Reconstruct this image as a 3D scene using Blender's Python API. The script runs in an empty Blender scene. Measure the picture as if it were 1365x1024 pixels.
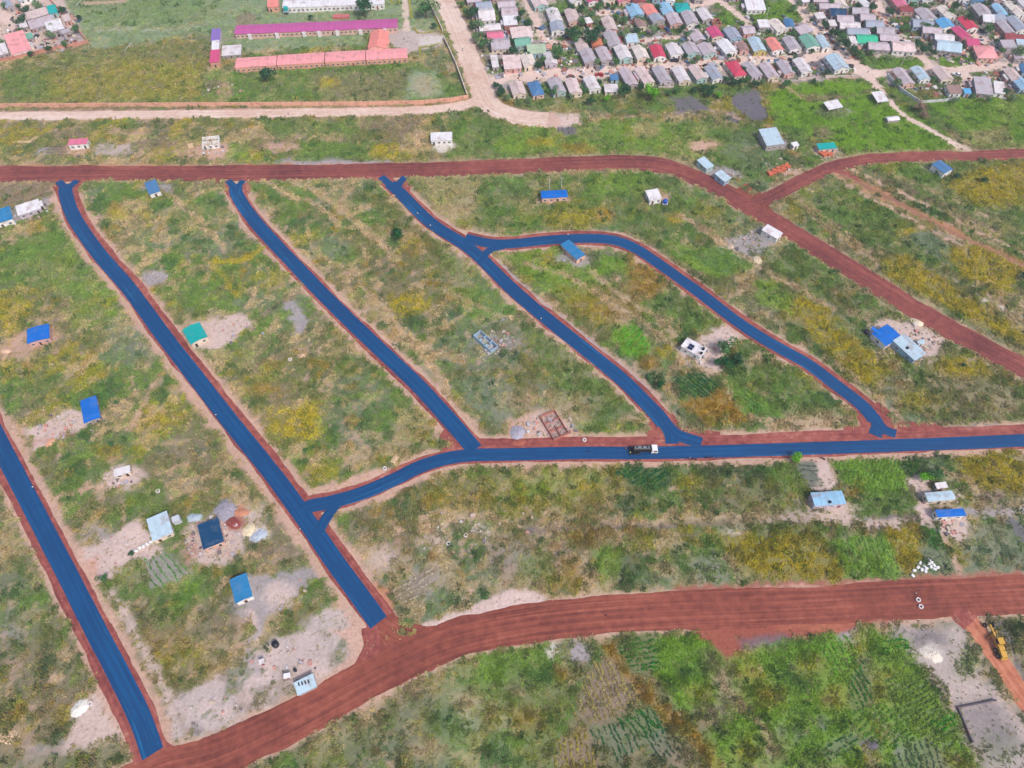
import bpy, math, random
import numpy as np
from mathutils import Vector

scene = bpy.context.scene
C = scene.collection
R = math.radians
# ------------------------------------------------------------------ camera, world, sun, exposure
CAMH, PITCH, FPX = 220.0, 57.0, 947.0
cam_d = bpy.data.cameras.new('camera'); cam = bpy.data.objects.new('camera', cam_d); C.objects.link(cam)
cam.location = (0, 0, CAMH); cam.rotation_euler = (R(90 - PITCH), 0, 0)
cam_d.sensor_width = 36; cam_d.lens = 36 * FPX / 1365.0
cam_d.clip_start = 1; cam_d.clip_end = 20000
scene.camera = cam

SUN_EL, SUN_AZ = 52.0, 140.0          # azimuth clockwise from +Y (the view direction)
world = bpy.data.worlds.new('World'); scene.world = world; world.use_nodes = True
wn = world.node_tree; bg = wn.nodes['Background']
sky = wn.nodes.new('ShaderNodeTexSky'); sky.sky_type = 'NISHITA'; sky.sun_disc = False
sky.sun_elevation = R(SUN_EL); sky.sun_rotation = R(SUN_AZ); sky.dust_density = 3.0; sky.air_density = 1.0
wn.links.new(sky.outputs[0], bg.inputs[0]); bg.inputs[1].default_value = 0.125
sd = bpy.data.lights.new('sun', 'SUN'); sun = bpy.data.objects.new('sun', sd); C.objects.link(sun)
sd.energy = 2.3; sd.angle = R(10); sd.color = (1.0, 0.92, 0.84)
to_sun = Vector((math.sin(R(SUN_AZ)) * math.cos(R(SUN_EL)), math.cos(R(SUN_AZ)) * math.cos(R(SUN_EL)), math.sin(R(SUN_EL))))
sun.rotation_euler = (-to_sun).to_track_quat('-Z', 'Y').to_euler(); sun.location = (0, 0, 300)
vs = scene.view_settings
vs.view_transform = 'Standard'; vs.look = 'None'; vs.gamma = 1; vs.use_curve_mapping = False; vs.exposure = 0.50
scene.render.engine = 'CYCLES'

# ------------------------------------------------------------------ ground coordinates surveyed from the view
CP, SP = math.cos(R(PITCH)), math.sin(R(PITCH))
def P(px, py, z=0.0):
    dx = (px - 682.5) / FPX; dy = -(py - 512.0) / FPX
    vy = CP + dy * SP; vz = -SP + dy * CP
    t = (z - CAMH) / vz
    return (dx * t, vy * t)
def s2l(c):
    return tuple(((v / 255.0) / 12.92 if v <= 10 else ((v / 255.0 + 0.055) / 1.055) ** 2.4) for v in c)
KA = 0.80      # seen colour -> albedo
def alb(c, k=None):
    k = KA if k is None else k
    return tuple(min(0.82, v * k) for v in s2l(c))

# ------------------------------------------------------------------ object helpers
def tag(o, label=None, cat=None, group=None, kind=None):
    if label: o['label'] = label
    if cat: o['category'] = cat
    if group: o['group'] = group
    if kind: o['kind'] = kind
    return o
def empty(name, loc, rz=0, label=None, cat=None, group=None):
    o = bpy.data.objects.new(name, None); C.objects.link(o); o.location = loc; o.rotation_euler = (0, 0, rz)
    o.empty_display_size = 0.5
    return tag(o, label, cat, group)
class MB:
    def __init__(s): s.v = []; s.f = []; s.m = []
    def add(s, vs_, fs, mi=0):
        b = len(s.v); s.v += [tuple(v) for v in vs_]; s.f += [tuple(i + b for i in f) for f in fs]; s.m += [mi] * len(fs)
    def box(s, x0, x1, y0, y1, z0, z1, mi=0):
        s.add([(x0,y0,z0),(x1,y0,z0),(x1,y1,z0),(x0,y1,z0),(x0,y0,z1),(x1,y0,z1),(x1,y1,z1),(x0,y1,z1)],
              [(0,3,2,1),(4,5,6,7),(0,1,5,4),(1,2,6,5),(2,3,7,6),(3,0,4,7)], mi)
    def cyl(s, c, r0, r1, h, n=12, axis='z', mi=0):
        vs_ = []
        for k, (r, t) in enumerate(((r0, 0), (r1, h))):
            for i in range(n):
                a = 2 * math.pi * i / n; p = (r * math.cos(a), r * math.sin(a))
                if axis == 'z': q = (c[0] + p[0], c[1] + p[1], c[2] + t)
                elif axis == 'x': q = (c[0] + t, c[1] + p[0], c[2] + p[1])
                else: q = (c[0] + p[1], c[1] + t, c[2] + p[0])
                vs_.append(q)
        s.add(vs_, [tuple(reversed(range(n))), tuple(range(n, 2 * n))] + [(i, (i + 1) % n, n + (i + 1) % n, n + i) for i in range(n)], mi)
    def tube(s, a, b, r, n=8, mi=0, r2=None):
        a = Vector(a); b = Vector(b); d = (b - a).normalized(); r2 = r if r2 is None else r2
        u = d.orthogonal().normalized(); w = d.cross(u)
        vs_ = [a + (u * math.cos(2*math.pi*i/n) + w * math.sin(2*math.pi*i/n)) * r for i in range(n)]
        vs_ += [b + (u * math.cos(2*math.pi*i/n) + w * math.sin(2*math.pi*i/n)) * r2 for i in range(n)]
        s.add(vs_, [tuple(reversed(range(n))), tuple(range(n, 2 * n))] + [(i, (i + 1) % n, n + (i + 1) % n, n + i) for i in range(n)], mi)
    def prism(s, prof, x0, x1, mi=0):           # profile in (y,z), extruded along x
        n = len(prof)
        s.add([(x0, y, z) for y, z in prof] + [(x1, y, z) for y, z in prof],
              [tuple(range(n)), tuple(reversed(range(n, 2*n)))] + [(i, n + i, n + (i+1) % n, (i+1) % n) for i in range(n)], mi)
    def mesh(s, name, mats):
        me = bpy.data.meshes.new(name); me.from_pydata(s.v, [], s.f)
        for m in (mats if isinstance(mats, (list, tuple)) else [mats]): me.materials.append(m)
        if any(s.m): me.polygons.foreach_set('material_index', s.m)
        me.update(); return me
    def build(s, name, mats, parent=None): return obj(name, s.mesh(name, mats), parent)
def obj(name, me, parent=None, loc=None, rz=None):
    o = bpy.data.objects.new(name, me); C.objects.link(o)
    if parent: o.parent = parent
    if loc: o.location = loc
    if rz is not None: o.rotation_euler = (0, 0, rz)
    return o
def copy_tree(o, parent=None):
    c = o.copy(); C.objects.link(c)
    if parent: c.parent = parent
    for ch in [x for x in o.children]: copy_tree(ch, c)
    return c

# ------------------------------------------------------------------ materials
def newmat(name):
    m = bpy.data.materials.new(name); m.use_nodes = True
    nt = m.node_tree; b = nt.nodes['Principled BSDF']
    b.inputs['Specular IOR Level'].default_value = 0.25
    return m, nt, b
def N(nt, t, **kw):
    n = nt.nodes.new(t)
    for k, v in kw.items(): setattr(n, k, v)
    return n
def mathn(nt, op, a, b=None):
    n = N(nt, 'ShaderNodeMath', operation=op)
    for i, x in enumerate((a, b)):
        if x is None: continue
        if isinstance(x, (int, float)): n.inputs[i].default_value = x
        else: nt.links.new(x, n.inputs[i])
    return n.outputs[0]
def mulcol(nt, col, fac):     # col * scalar
    n = N(nt, 'ShaderNodeVectorMath', operation='SCALE')
    nt.links.new(col, n.inputs[0]); nt.links.new(fac, n.inputs['Scale']); return n.outputs[0]
_mc = {}
def mat(c, rough=0.8, var=0.12, scale=1.5, metal=0.0, bump=0.0, k=None, stain=None):
    key = (tuple(c), rough, var, scale, metal, bump, k, stain)
    if key in _mc: return _mc[key]
    m, nt, b = newmat('surface_%d' % len(_mc)); L = nt.links
    a = alb(c, k)
    tc = N(nt, 'ShaderNodeTexCoord'); nz = N(nt, 'ShaderNodeTexNoise'); nz.inputs['Scale'].default_value = scale; nz.inputs['Detail'].default_value = 5
    L.new(tc.outputs['Object'], nz.inputs['Vector'])
    rgb = N(nt, 'ShaderNodeRGB'); rgb.outputs[0].default_value = (*a, 1)
    f = mathn(nt, 'MULTIPLY_ADD', nz.outputs[0], var * 4); f.node.inputs[2].default_value = 1 - var * 2
    col = mulcol(nt, rgb.outputs[0], f)
    if stain:
        n2 = N(nt, 'ShaderNodeTexNoise'); n2.inputs['Scale'].default_value = 0.45; n2.inputs['Detail'].default_value = 6; n2.inputs['Roughness'].default_value = 0.65
        oi = N(nt, 'ShaderNodeObjectInfo'); ad = N(nt, 'ShaderNodeVectorMath', operation='ADD')
        sc = N(nt, 'ShaderNodeVectorMath', operation='SCALE'); L.new(oi.outputs['Location'], sc.inputs[0]); sc.inputs['Scale'].default_value = 0.37
        L.new(tc.outputs['Object'], ad.inputs[0]); L.new(sc.outputs[0], ad.inputs[1]); L.new(ad.outputs[0], n2.inputs['Vector'])
        cr = N(nt, 'ShaderNodeMapRange'); cr.inputs[1].default_value = 0.48; cr.inputs[2].default_value = 0.72; cr.inputs[4].default_value = 0.75
        L.new(n2.outputs[0], cr.inputs[0]); mx = N(nt, 'ShaderNodeMix', data_type='RGBA')
        L.new(cr.outputs[0], mx.inputs[0]); L.new(col, mx.inputs[6]); mx.inputs[7].default_value = (*alb(stain), 1); col = mx.outputs[2]
    L.new(col, b.inputs['Base Color'])
    b.inputs['Roughness'].default_value = rough; b.inputs['Metallic'].default_value = metal
    if bump:
        bp = N(nt, 'ShaderNodeBump'); bp.inputs['Strength'].default_value = 0.6; bp.inputs['Distance'].default_value = bump
        L.new(nz.outputs[0], bp.inputs['Height']); L.new(bp.outputs[0], b.inputs['Normal'])
    _mc[key] = m; return m
_rc = {}
def roofmat(c, axis=1, worn=0.14):            # sheets laid side by side along the ridge axis
    key = (tuple(c), axis, worn)
    if key in _rc: return _rc[key]
    m, nt, b = newmat('roof_sheet_%d' % len(_rc)); L = nt.links
    tc = N(nt, 'ShaderNodeTexCoord'); sp = N(nt, 'ShaderNodeSeparateXYZ'); L.new(tc.outputs['Object'], sp.inputs[0])
    ax = sp.outputs[axis]
    idx = mathn(nt, 'FLOOR', mathn(nt, 'MULTIPLY', ax, 1.25))
    oi = N(nt, 'ShaderNodeObjectInfo'); idx = mathn(nt, 'ADD', idx, mathn(nt, 'MULTIPLY', oi.outputs['Random'], 71.0))
    wn_ = N(nt, 'ShaderNodeTexWhiteNoise', noise_dimensions='1D'); L.new(idx, wn_.inputs['W'])
    nz = N(nt, 'ShaderNodeTexNoise'); nz.inputs['Scale'].default_value = 0.8; nz.inputs['Detail'].default_value = 6; nz.inputs['Roughness'].default_value = 0.7
    sc = N(nt, 'ShaderNodeVectorMath', operation='SCALE'); L.new(oi.outputs['Location'], sc.inputs[0]); sc.inputs['Scale'].default_value = 1.0
    ad = N(nt, 'ShaderNodeVectorMath', operation='ADD'); L.new(tc.outputs['Object'], ad.inputs[0]); L.new(oi.outputs['Random'], sc.inputs[0]); 
    sc.inputs['Scale'].default_value = 50.0; L.new(sc.outputs[0], ad.inputs[1]); L.new(ad.outputs[0], nz.inputs['Vector'])
    f = mathn(nt, 'ADD', mathn(nt, 'MULTIPLY', wn_.outputs[0], worn), mathn(nt, 'MULTIPLY', nz.outputs[0], worn * 3.0))
    f = mathn(nt, 'ADD', f, 1 - worn * 2)
    rgb = N(nt, 'ShaderNodeRGB'); rgb.outputs[0].default_value = (*alb(c), 1)
    n9 = N(nt, 'ShaderNodeTexNoise'); n9.inputs['Scale'].default_value = .33; n9.inputs['Detail'].default_value = 5; n9.inputs['Roughness'].default_value = .6; L.new(ad.outputs[0], n9.inputs['Vector'])
    m9 = N(nt, 'ShaderNodeMapRange'); m9.inputs[1].default_value = .53; m9.inputs[2].default_value = .66; m9.inputs[4].default_value = .5 if min(c) > 120 else .18; L.new(n9.outputs[0], m9.inputs[0])
    x9 = N(nt, 'ShaderNodeMix', data_type='RGBA'); L.new(m9.outputs[0], x9.inputs[0]); L.new(mulcol(nt, rgb.outputs[0], f), x9.inputs[6]); x9.inputs[7].default_value = (*alb((158,124,116) if min(c) > 120 else (150,150,156)), 1)
    L.new(x9.outputs[2], b.inputs['Base Color']); b.inputs['Roughness'].default_value = 0.55
    wv = mathn(nt, 'SINE', mathn(nt, 'MULTIPLY', ax, 30.0)); bp = N(nt, 'ShaderNodeBump'); bp.inputs['Distance'].default_value = 0.02; bp.inputs['Strength'].default_value = 0.5
    L.new(wv, bp.inputs['Height']); L.new(bp.outputs[0], b.inputs['Normal'])
    _rc[key] = m; return m

# ------------------------------------------------------------------ noise (numpy)
def vnoise(x, y, scale, seed):
    rs = np.random.RandomState(seed); n = 256; g = rs.rand(n, n)
    u = x / scale + 1000.3; v = y / scale + 1000.7
    i = np.floor(u).astype(int); j = np.floor(v).astype(int); fu = u - i; fv = v - j
    fu = fu * fu * (3 - 2 * fu); fv = fv * fv * (3 - 2 * fv)
    a = g[i % n, j % n]; b_ = g[(i + 1) % n, j % n]; c = g[i % n, (j + 1) % n]; d = g[(i + 1) % n, (j + 1) % n]
    return (a * (1 - fu) + b_ * fu) * (1 - fv) + (c * (1 - fu) + d * fu) * fv
def fbm(x, y, scale, seed, oct=4):
    t = 0; amp = 1; tot = 0
    for k in range(oct):
        t = t + amp * vnoise(x, y, scale / 2 ** k, seed + 17 * k); tot += amp; amp *= 0.6
    return t / tot
def sstep(a, b, x):
    t = np.clip((x - a) / (b - a), 0, 1); return t * t * (3 - 2 * t)

# ------------------------------------------------------------------ ground grid
def grid_axis(lo, hi, step_fn, far):
    a = [lo]
    while a[-1] < hi: a.append(a[-1] + step_fn(a[-1]))
    st = 2.0; up = []; x = a[-1]
    while x < far: x += st; st *= 1.35; up.append(x)
    st = 2.0; dn = []; x = lo
    while x > -far: x -= st; st *= 1.35; dn.append(x)
    return np.array(dn[::-1] + a + up)
gx = grid_axis(-345, 345, lambda v: 0.85, 6000)
gy = grid_axis(-2, 470, lambda v: 0.75 if v < 220 else 1.0, 6000)
GX, GY = np.meshgrid(gx, gy); X = GX.ravel(); Y = GY.ravel(); NV = len(X)
WX = X + 3.2 * (fbm(X, Y, 6, 5) - 0.5) + 1.6 * (vnoise(X, Y, 1.6, 6) - 0.5)
WY = Y + 3.2 * (fbm(X, Y, 6, 7) - 0.5) + 1.6 * (vnoise(X, Y, 1.6, 8) - 0.5)

# class: seen ground colour, seen plant colour, plant density (per m2, 0..2), plant height
CL = {
 'olive':  ((122,120,90), (120,128,74), 1.2, .45),
 'green':  ((106,124,80), (100,136,60), 1.3, .4),
 'bright': ((112,146,64), (126,164,54), 1.3, .4),
 'vivid':  ((108,148,52), (114,160,38), 1.4, .4),
 'dark':   ((66,98,66), (58,108,64), 1.6, .8),
 'yellow': ((140,132,74), (182,168,40), 1.4, .55),
 'ochre':  ((150,124,68), (174,142,50), 1.4, .6),
 'straw':  ((184,162,134), (200,176,138), .9, .5),
 'brown':  ((142,126,110), (140,126,104), .9, .4),
 'dullgr': ((118,128,108), (112,132,98), .8, .25),
 'palegr': ((142,160,130), (130,154,116), .6, .18),
 'tan':    ((206,168,152), (190,165,125), .10, .35),
 'pink':   ((214,190,184), (170,160,125), .08, .35),
 'lilac':  ((196,180,178), (150,150,115), .08, .3),
 'grey':   ((168,160,166), (140,145,115), .12, .35),
 'dsoil':  ((112,108,118), (90,110,80), .12, .3),
 'white':  ((225,218,212), (170,160,130), .04, .3),
 'redsoil':((158,88,76), (150,120,80), .06, .3),
 'orange': ((196,128,96), (160,130,80), .05, .3),
 'yard':   ((192,174,168), (130,144,104), .25, .35),
 'lane':   ((226,200,190), (150,160,110), .02, .2),
}
VB = 1.22
G = np.zeros((NV, 3)); V = np.zeros((NV, 3)); D = np.zeros(NV); H = np.zeros(NV)
def paint(mask, cls, idx=None):
    g, v, d, h = CL[cls]
    g = np.array(alb(g)); v = np.array(s2l(v)) * KA * VB
    if idx is None: idx = slice(None)
    m = mask[:, None]
    G[idx] = G[idx] * (1 - m) + g * m; V[idx] = V[idx] * (1 - m) + v * m
    D[idx] = D[idx] * (1 - mask) + d * mask; H[idx] = H[idx] * (1 - mask) + h * mask
# natural mixture everywhere
paint(np.ones(NV), 'olive')
# field blocks run roughly along the streets: stretch the patches that way
ca, sa = math.cos(R(38)), math.sin(R(38))
U1 = X * ca + Y * sa * -1; U2 = X * sa + Y * ca
n1 = fbm(U2 * .6, U1, 20, 21, 5); n2 = fbm(U2 * .6, U1, 14, 43, 5); n3 = fbm(U2 * .5, U1, 12, 77, 5); n4 = fbm(X, Y, 9, 91, 4); n5 = fbm(X, Y, 30, 111, 4)
paint(sstep(.50, .56, n1) * .75, 'green')
paint(sstep(.56, .64, n2) * .5, 'brown')
paint(sstep(.61, .67, n3) * .5, 'yellow')
paint(sstep(.60, .66, n5) * .6, 'dullgr')
paint(sstep(.61, .67, n4) * .6, 'straw')
paint(sstep(.62, .66, fbm(U2 * .5, U1, 6, 191, 4)) * .7, 'straw')
paint(sstep(.65, .69, fbm(X, Y, 7, 131)) * .6, 'dark')
paint(sstep(.67, .71, fbm(X, Y, 5, 151)) * .5, 'ochre')
paint(sstep(.68, .71, fbm(X, Y, 4, 171)) * .5, 'tan')
def inside_dist(pts, xs, ys):
    ins = np.zeros(len(xs), bool); dm = np.full(len(xs), 1e9); n = len(pts)
    for i in range(n):
        x1, y1 = pts[i]; x2, y2 = pts[(i + 1) % n]
        c = ((y1 > ys) != (y2 > ys))
        with np.errstate(divide='ignore', invalid='ignore'):
            xi = (x2 - x1) * (ys - y1) / (y2 - y1 + 1e-12) + x1
        ins ^= c & (xs < xi)
        dx, dy = x2 - x1, y2 - y1; l2 = dx * dx + dy * dy + 1e-9
        t = np.clip(((xs - x1) * dx + (ys - y1) * dy) / l2, 0, 1)
        dm = np.minimum(dm, np.hypot(xs - x1 - t * dx, ys - y1 - t * dy))
    return np.where(ins, dm, -dm)
def bbox_idx(pts, m):
    x0 = min(p[0] for p in pts) - m; x1 = max(p[0] for p in pts) + m; y0 = min(p[1] for p in pts) - m; y1 = max(p[1] for p in pts) + m
    return np.nonzero((X > x0) & (X < x1) & (Y > y0) & (Y < y1))[0]
def fill(px, cls, op=.9, fe=1.5, warp=1):
    pts = [P(*p) for p in px]; idx = bbox_idx(pts, fe + 4)
    xs, ys = (WX[idx], WY[idx]) if warp else (X[idx], Y[idx])
    d = inside_dist(pts, xs, ys); paint(sstep(-fe, fe, d) * op, cls, idx)
def ell(cx, cy, rx, ry, cls, op=.9, fe=1.5):
    fill([(cx + rx * math.cos(a * math.pi / 8), cy + ry * math.sin(a * math.pi / 8)) for a in range(16)], cls, op, fe)
def dline(px, world_pts=None):
    pts = world_pts or [P(*p) for p in px]
    return pts
def line(px, w, cls, op=.9, fe=.8, warp=1):
    pts = smooth([P(*p) for p in px], 3); idx = bbox_idx(pts, w + fe + 4)
    xs, ys = (WX[idx], WY[idx]) if warp else (X[idx], Y[idx])
    dm = np.full(len(idx), 1e9)
    for i in range(len(pts) - 1):
        x1, y1 = pts[i]; x2, y2 = pts[i + 1]; dx, dy = x2 - x1, y2 - y1; l2 = dx*dx + dy*dy + 1e-9
        t = np.clip(((xs - x1) * dx + (ys - y1) * dy) / l2, 0, 1); dm = np.minimum(dm, np.hypot(xs - x1 - t*dx, ys - y1 - t*dy))
    paint(sstep(w / 2 + fe, w / 2 - fe, dm) * op, cls, idx)
def smooth(pts, sub=6):
    if len(pts) < 3:
        return [tuple(np.array(pts[0]) + (np.array(pts[1]) - np.array(pts[0])) * i / sub) for i in range(sub + 1)]
    p = [np.array(q, float) for q in pts]; p = [2 * p[0] - p[1]] + p + [2 * p[-1] - p[-2]]; out = []
    for i in range(1, len(p) - 2):
        for k in range(sub):
            t = k / sub; a, b_, c, d = p[i-1], p[i], p[i+1], p[i+2]
            out.append(tuple(.5 * ((2*b_) + (-a + c) * t + (2*a - 5*b_ + 4*c - d) * t*t + (-a + 3*b_ - 3*c + d) * t**3)))
    out.append(tuple(p[-2])); return out

#PATCHES
# NW sports field and school grounds
fill([(65,-40),(600,-40),(600,40),(285,60),(275,45),(110,70),(118,58),(66,0)], 'palegr', .85, 3)
fill([(70,-20),(130,40),(280,40),(280,-20)], 'green', .35, 8)
line([(110,5),(165,2)], 4, 'tan', .8); line([(130,40),(230,38),(275,30)], 4, 'white', .35, 3)
fill([(170,65),(270,62),(270,76),(180,80)], 'grey', .55, 3)
fill([(0,95),(120,66),(270,55),(278,135),(0,140)], 'olive', .85, 3)
fill([(60,100),(180,80),(270,80),(272,134),(60,138)], 'yellow', .35, 6)
fill([(0,100),(60,95),(80,130),(0,138)], 'green', .5, 5)
fill([(310,95),(560,85),(622,120),(620,132),(300,138)], 'green', .75, 2)
fill([(400,100),(540,95),(540,130),(440,134)], 'brown', .5, 4); ell(436,112,12,6,'yellow',.9,3)
fill([(545,95),(583,94),(592,130),(538,134)], 'palegr', .9, 2); ell(565,115,16,14,'tan',.4,4)
fill([(508,42),(560,40),(592,48),(590,60),(545,72),(515,60)], 'lilac', .95, 1); fill([(555,50),(592,48),(590,58),(560,60)],'white',.7,1)
line([(538,-20),(540,10),(540,38)], 5, 'lane', .9); fill([(315,52),(485,44),(485,62),(315,70)], 'palegr', .8, 2)
line([(312,50),(485,43)], 3, 'tan', .7); fill([(275,95),(320,95),(318,135),(262,135)], 'green', .7, 2); ell(283,115,12,6,'brown',.8); ell(300,120,10,10,'tan',.6,3)
line([(0,148),(340,147),(560,144),(628,137),(640,120),(605,45),(585,0)], 4, 'brown', .85)
fill([(575,-20),(590,-20),(612,60),(640,115),(636,135),(628,132),(592,45)], 'green', .7, 1.5)
# pale roads
# strip between pale road and the upper red road
for p in [((150,200),30,9,'lilac'),((250,205),20,9,'tan'),((375,196),26,7,'tan'),((90,180),20,8,'brown'),((210,192),30,7,'brown'),
          ((295,205),18,10,'tan'),((520,168),42,10,'brown'),((560,195),14,10,'straw'),((175,178),25,4,'tan'),((420,215),55,5,'grey')]:
    ell(p[0][0], p[0][1], p[1], p[2], p[3], .75, 2)
fill([(400,190),(500,190),(495,212),(390,215)], 'green', .8, 2); fill([(355,160),(480,162),(475,182),(350,180)], 'green', .6, 3)
fill([(600,158),(690,165),(690,212),(590,214)], 'green', .8, 3); ell(515,204,24,10,'yellow',.85,3); ell(680,195,22,12,'bright',.6,3)
fill([(300,190),(330,190),(335,215),(300,215)], 'bright', .5, 2)
fill([(690,172),(840,160),(960,165),(980,215),(900,212),(830,205),(690,208)], 'bright', .55, 4)
ell(720,190,20,5,'yellow',.6,2); ell(770,200,22,6,'ochre',.6,2); ell(860,175,18,10,'straw',.5,3)
fill([(690,150),(715,150),(774,151),(776,166),(745,174),(715,170)], 'pink', .95, 1.2); fill([(740,170),(770,170),(768,180),(745,178)], 'dsoil', .7, 1)
fill([(890,122),(925,130),(950,150),(900,152)], 'dsoil', .75, 2); fill([(978,120),(1008,120),(1026,162),(1004,165),(975,140)], 'dsoil', .95, 1)
fill([(962,154),(978,150),(986,166),(972,168)], 'dsoil', .9, .6); fill([(684,130),(890,118),(980,110),(980,125),(900,150),(700,150)], 'green', .45, 4)
line([(774,166),(850,155),(950,148),(985,160)], 1.4, 'tan', .8, .5)
fill([(950,172),(1012,170),(1055,215),(1030,245),(985,240),(930,200)], 'green', .8, 2); fill([(916,190),(955,186),(962,194),(940,204),(918,203)], 'tan', .9, 2); ell(1000,200,12,4,'straw',.7,2)
fill([(1020,125),(1060,112),(1140,108),(1165,118),(1293,200),(1150,210),(1118,206),(1090,190),(1060,180),(1030,168)], 'vivid', .95, 1.5)
fill([(1070,128),(1120,127),(1122,133),(1076,137)], 'brown', .9, 1); ell(1110,150,26,8,'grey',.6,2); ell(1095,178,14,10,'brown',.8,2); line([(1035,110),(1068,132)], 3, 'tan', .7)
line([(1100,140),(1165,120)], 1.5, 'brown', .7); fill([(1040,170),(1070,170),(1090,215),(1075,220),(1050,195)], 'green', .8)
fill([(1165,105),(1190,100),(1225,135),(1260,150),(1300,190),(1240,165),(1190,130)], 'green', .8, 1.5)
fill([(1225,135),(1365,128),(1400,130),(1400,200),(1300,196)], 'vivid', .75, 2); fill([(1285,178),(1340,172),(1350,192),(1300,195)], 'straw', .5, 3)
# right of the upper fork
fill([(1140,214),(1200,212),(1260,240),(1240,250),(1190,235)], 'vivid', .6, 3)
fill([(1180,215),(1400,208),(1400,340),(1230,262)], 'green', .6, 2); fill([(1255,245),(1320,222),(1365,215),(1400,280),(1300,275)], 'yellow', .7, 4)
ell(1185,222,12,8,'yellow',.5,3)
fill([(1045,262),(1128,238),(1290,325),(1400,385),(1400,400),(1200,345),(1080,295)], 'green', .6, 2)
fill([(1195,312),(1240,298),(1292,322),(1250,345)], 'dullgr', .95, 1); fill([(1260,338),(1300,325),(1365,352),(1345,390),(1280,372)], 'yellow', .9, 2)
fill([(1175,350),(1205,340),(1290,400),(1400,462),(1400,482),(1280,420),(1180,370)], 'yellow', .8, 3); line([(1200,315),(1250,298)], 3, 'yellow', .9); ell(1265,348,10,5,'dullgr',.5)
line([(1055,265),(1110,310),(1150,340)], 2, 'straw', .8); line([(1262,370),(1300,392),(1365,425)], 1.2, 'white', .7, .5); line([(1130,238),(1200,285),(1300,345),(1365,372)], 3, 'straw', .7)
# between upper red road and the curved street
fill([(540,235),(880,232),(1000,290),(960,320),(850,318),(800,308),(640,312),(600,300)], 'green', .55, 3)
fill([(550,235),(640,232),(630,300),(570,270)], 'straw', .4, 4); ell(600,285,20,12,'straw',.5,3)
fill([(725,285),(815,280),(815,298),(730,305)], 'yellow', .6, 3); ell(805,286,12,8,'ochre',.8,2); ell(900,292,10,8,'yellow',.9,2); fill([(780,235),(860,232),(870,262),(790,262)],'bright',.45,3)
ell(940,285,20,8,'yellow',.4,3); line([(910,290),(955,318),(1000,345)], 3, 'straw', .8)
fill([(875,320),(905,318),(935,360),(910,355)],'vivid',.6,2)
fill([(905,330),(975,325),(1010,355),(960,372),(925,360)], 'bright', .8, 2); fill([(1000,330),(1060,325),(1140,370),(1120,385),(1040,370)], 'green', .6, 2)
fill([(955,330),(1000,302),(1040,300),(1030,325),(1000,345)], 'grey', .8, 2)
fill([(1000,375),(1030,372),(1060,400),(1050,420),(1010,405)], 'bright', .7, 2)
fill([(1055,400),(1085,402),(1130,440),(1180,490),(1160,520),(1110,478),(1065,440)], 'yellow', .85, 3)
fill([(1055,430),(1078,432),(1110,455),(1150,505),(1120,500),(1065,450)], 'dark', .6, 3)
fill([(1120,395),(1200,400),(1240,440),(1170,430)], 'green', .5, 3); ell(1280,490,40,14,'yellow',.8,4); fill([(1180,520),(1260,500),(1365,520),(1365,560),(1230,560)], 'olive', .7, 4); ell(1225,535,26,14,'yellow',.6,4); ell(1330,540,30,16,'straw',.4,4)
ell(1310,480,14,10,'pink',.5,3); fill([(1150,440),(1180,425),(1235,430),(1265,455),(1235,485),(1190,470),(1155,455)], 'pink', .85, 2)
# inside the loop of the third and fourth streets
fill([(668,340),(740,330),(800,360),(800,400),(740,400),(700,370)], 'bright', .75, 2); ell(728,345,12,8,'yellow',.8,2)
fill([(835,342),(865,352),(885,380),(870,405),(835,390)], 'ochre', .75, 3); fill([(740,380),(830,385),(860,420),(790,430),(745,405)], 'ochre', .4, 4); fill([(795,340),(835,345),(830,365),(790,365)], 'vivid', .7, 1.5)
line([(788,362),(830,398),(870,420),(900,450)], 2.4, 'straw', .85); fill([(750,400),(800,400),(820,440),(770,425)],'yellow',.45,4)
fill([(815,440),(850,430),(870,470),(850,482),(825,470)], 'vivid', .9, 1.5); ell(885,470,11,7,'yellow',.95,1.5); ell(865,486,13,10,'ochre',.9,2)
fill([(895,502),(935,495),(965,515),(945,532),(900,530)], 'dark', .85, 2); fill([(905,540),(960,517),(985,545),(1005,562),(940,568)], 'ochre', .95, 1.5)
fill([(970,512),(1000,520),(1050,560),(1000,565)], 'bright', .85, 1.5); fill([(985,480),(1060,500),(1130,560),(1060,560),(1000,520)], 'green', .75, 3); ell(1095,560,26,10,'straw',.8,3)
fill([(890,385),(960,420),(970,445),(905,440),(860,410)], 'green', .6, 3); fill([(940,445),(968,430),(990,445),(960,470),(965,495),(930,490),(900,465)], 'pink', .9, 1.5)
# between third and fourth: wide field
fill([(340,240),(400,238),(430,265),(400,285),(350,270)], 'green', .6, 2); ell(438,332,28,14,'dullgr',.85,1.5); ell(462,348,24,11,'green',.7,1.5); line([(408,300),(416,330),(450,356),(480,345),(485,328)], 1.6, 'straw', .8)
line([(385,240),(430,262),(470,295),(490,310),(520,335)], 3.5, 'straw', .75); fill([(480,255),(530,270),(560,310),(520,300)], 'olive', .8, 3); ell(552,325,12,20,'ochre',.45,4)
ell(545,405,28,14,'yellow',.9,3); ell(548,430,18,12,'dark',.7,2); fill([(580,330),(640,350),(680,395),(620,400)], 'green', .55, 3); fill([(600,385),(680,400),(690,425),(620,430)], 'bright', .4, 4)
fill([(600,505),(640,498),(690,520),(690,560),(650,575),(620,540)], 'dullgr', .9, 3); ell(665,460,34,18,'grey',.55,4); line([(630,440),(690,420)], 1.2, 'grey', .8,.5)
line([(478,390),(520,430),(560,470),(590,510)], 3.5, 'straw', .6); fill([(690,430),(760,460),(840,540),(800,580),(740,540)], 'green', .7, 4); fill([(770,560),(850,570),(860,585),(760,588)],'bright',.4,3)
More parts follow.
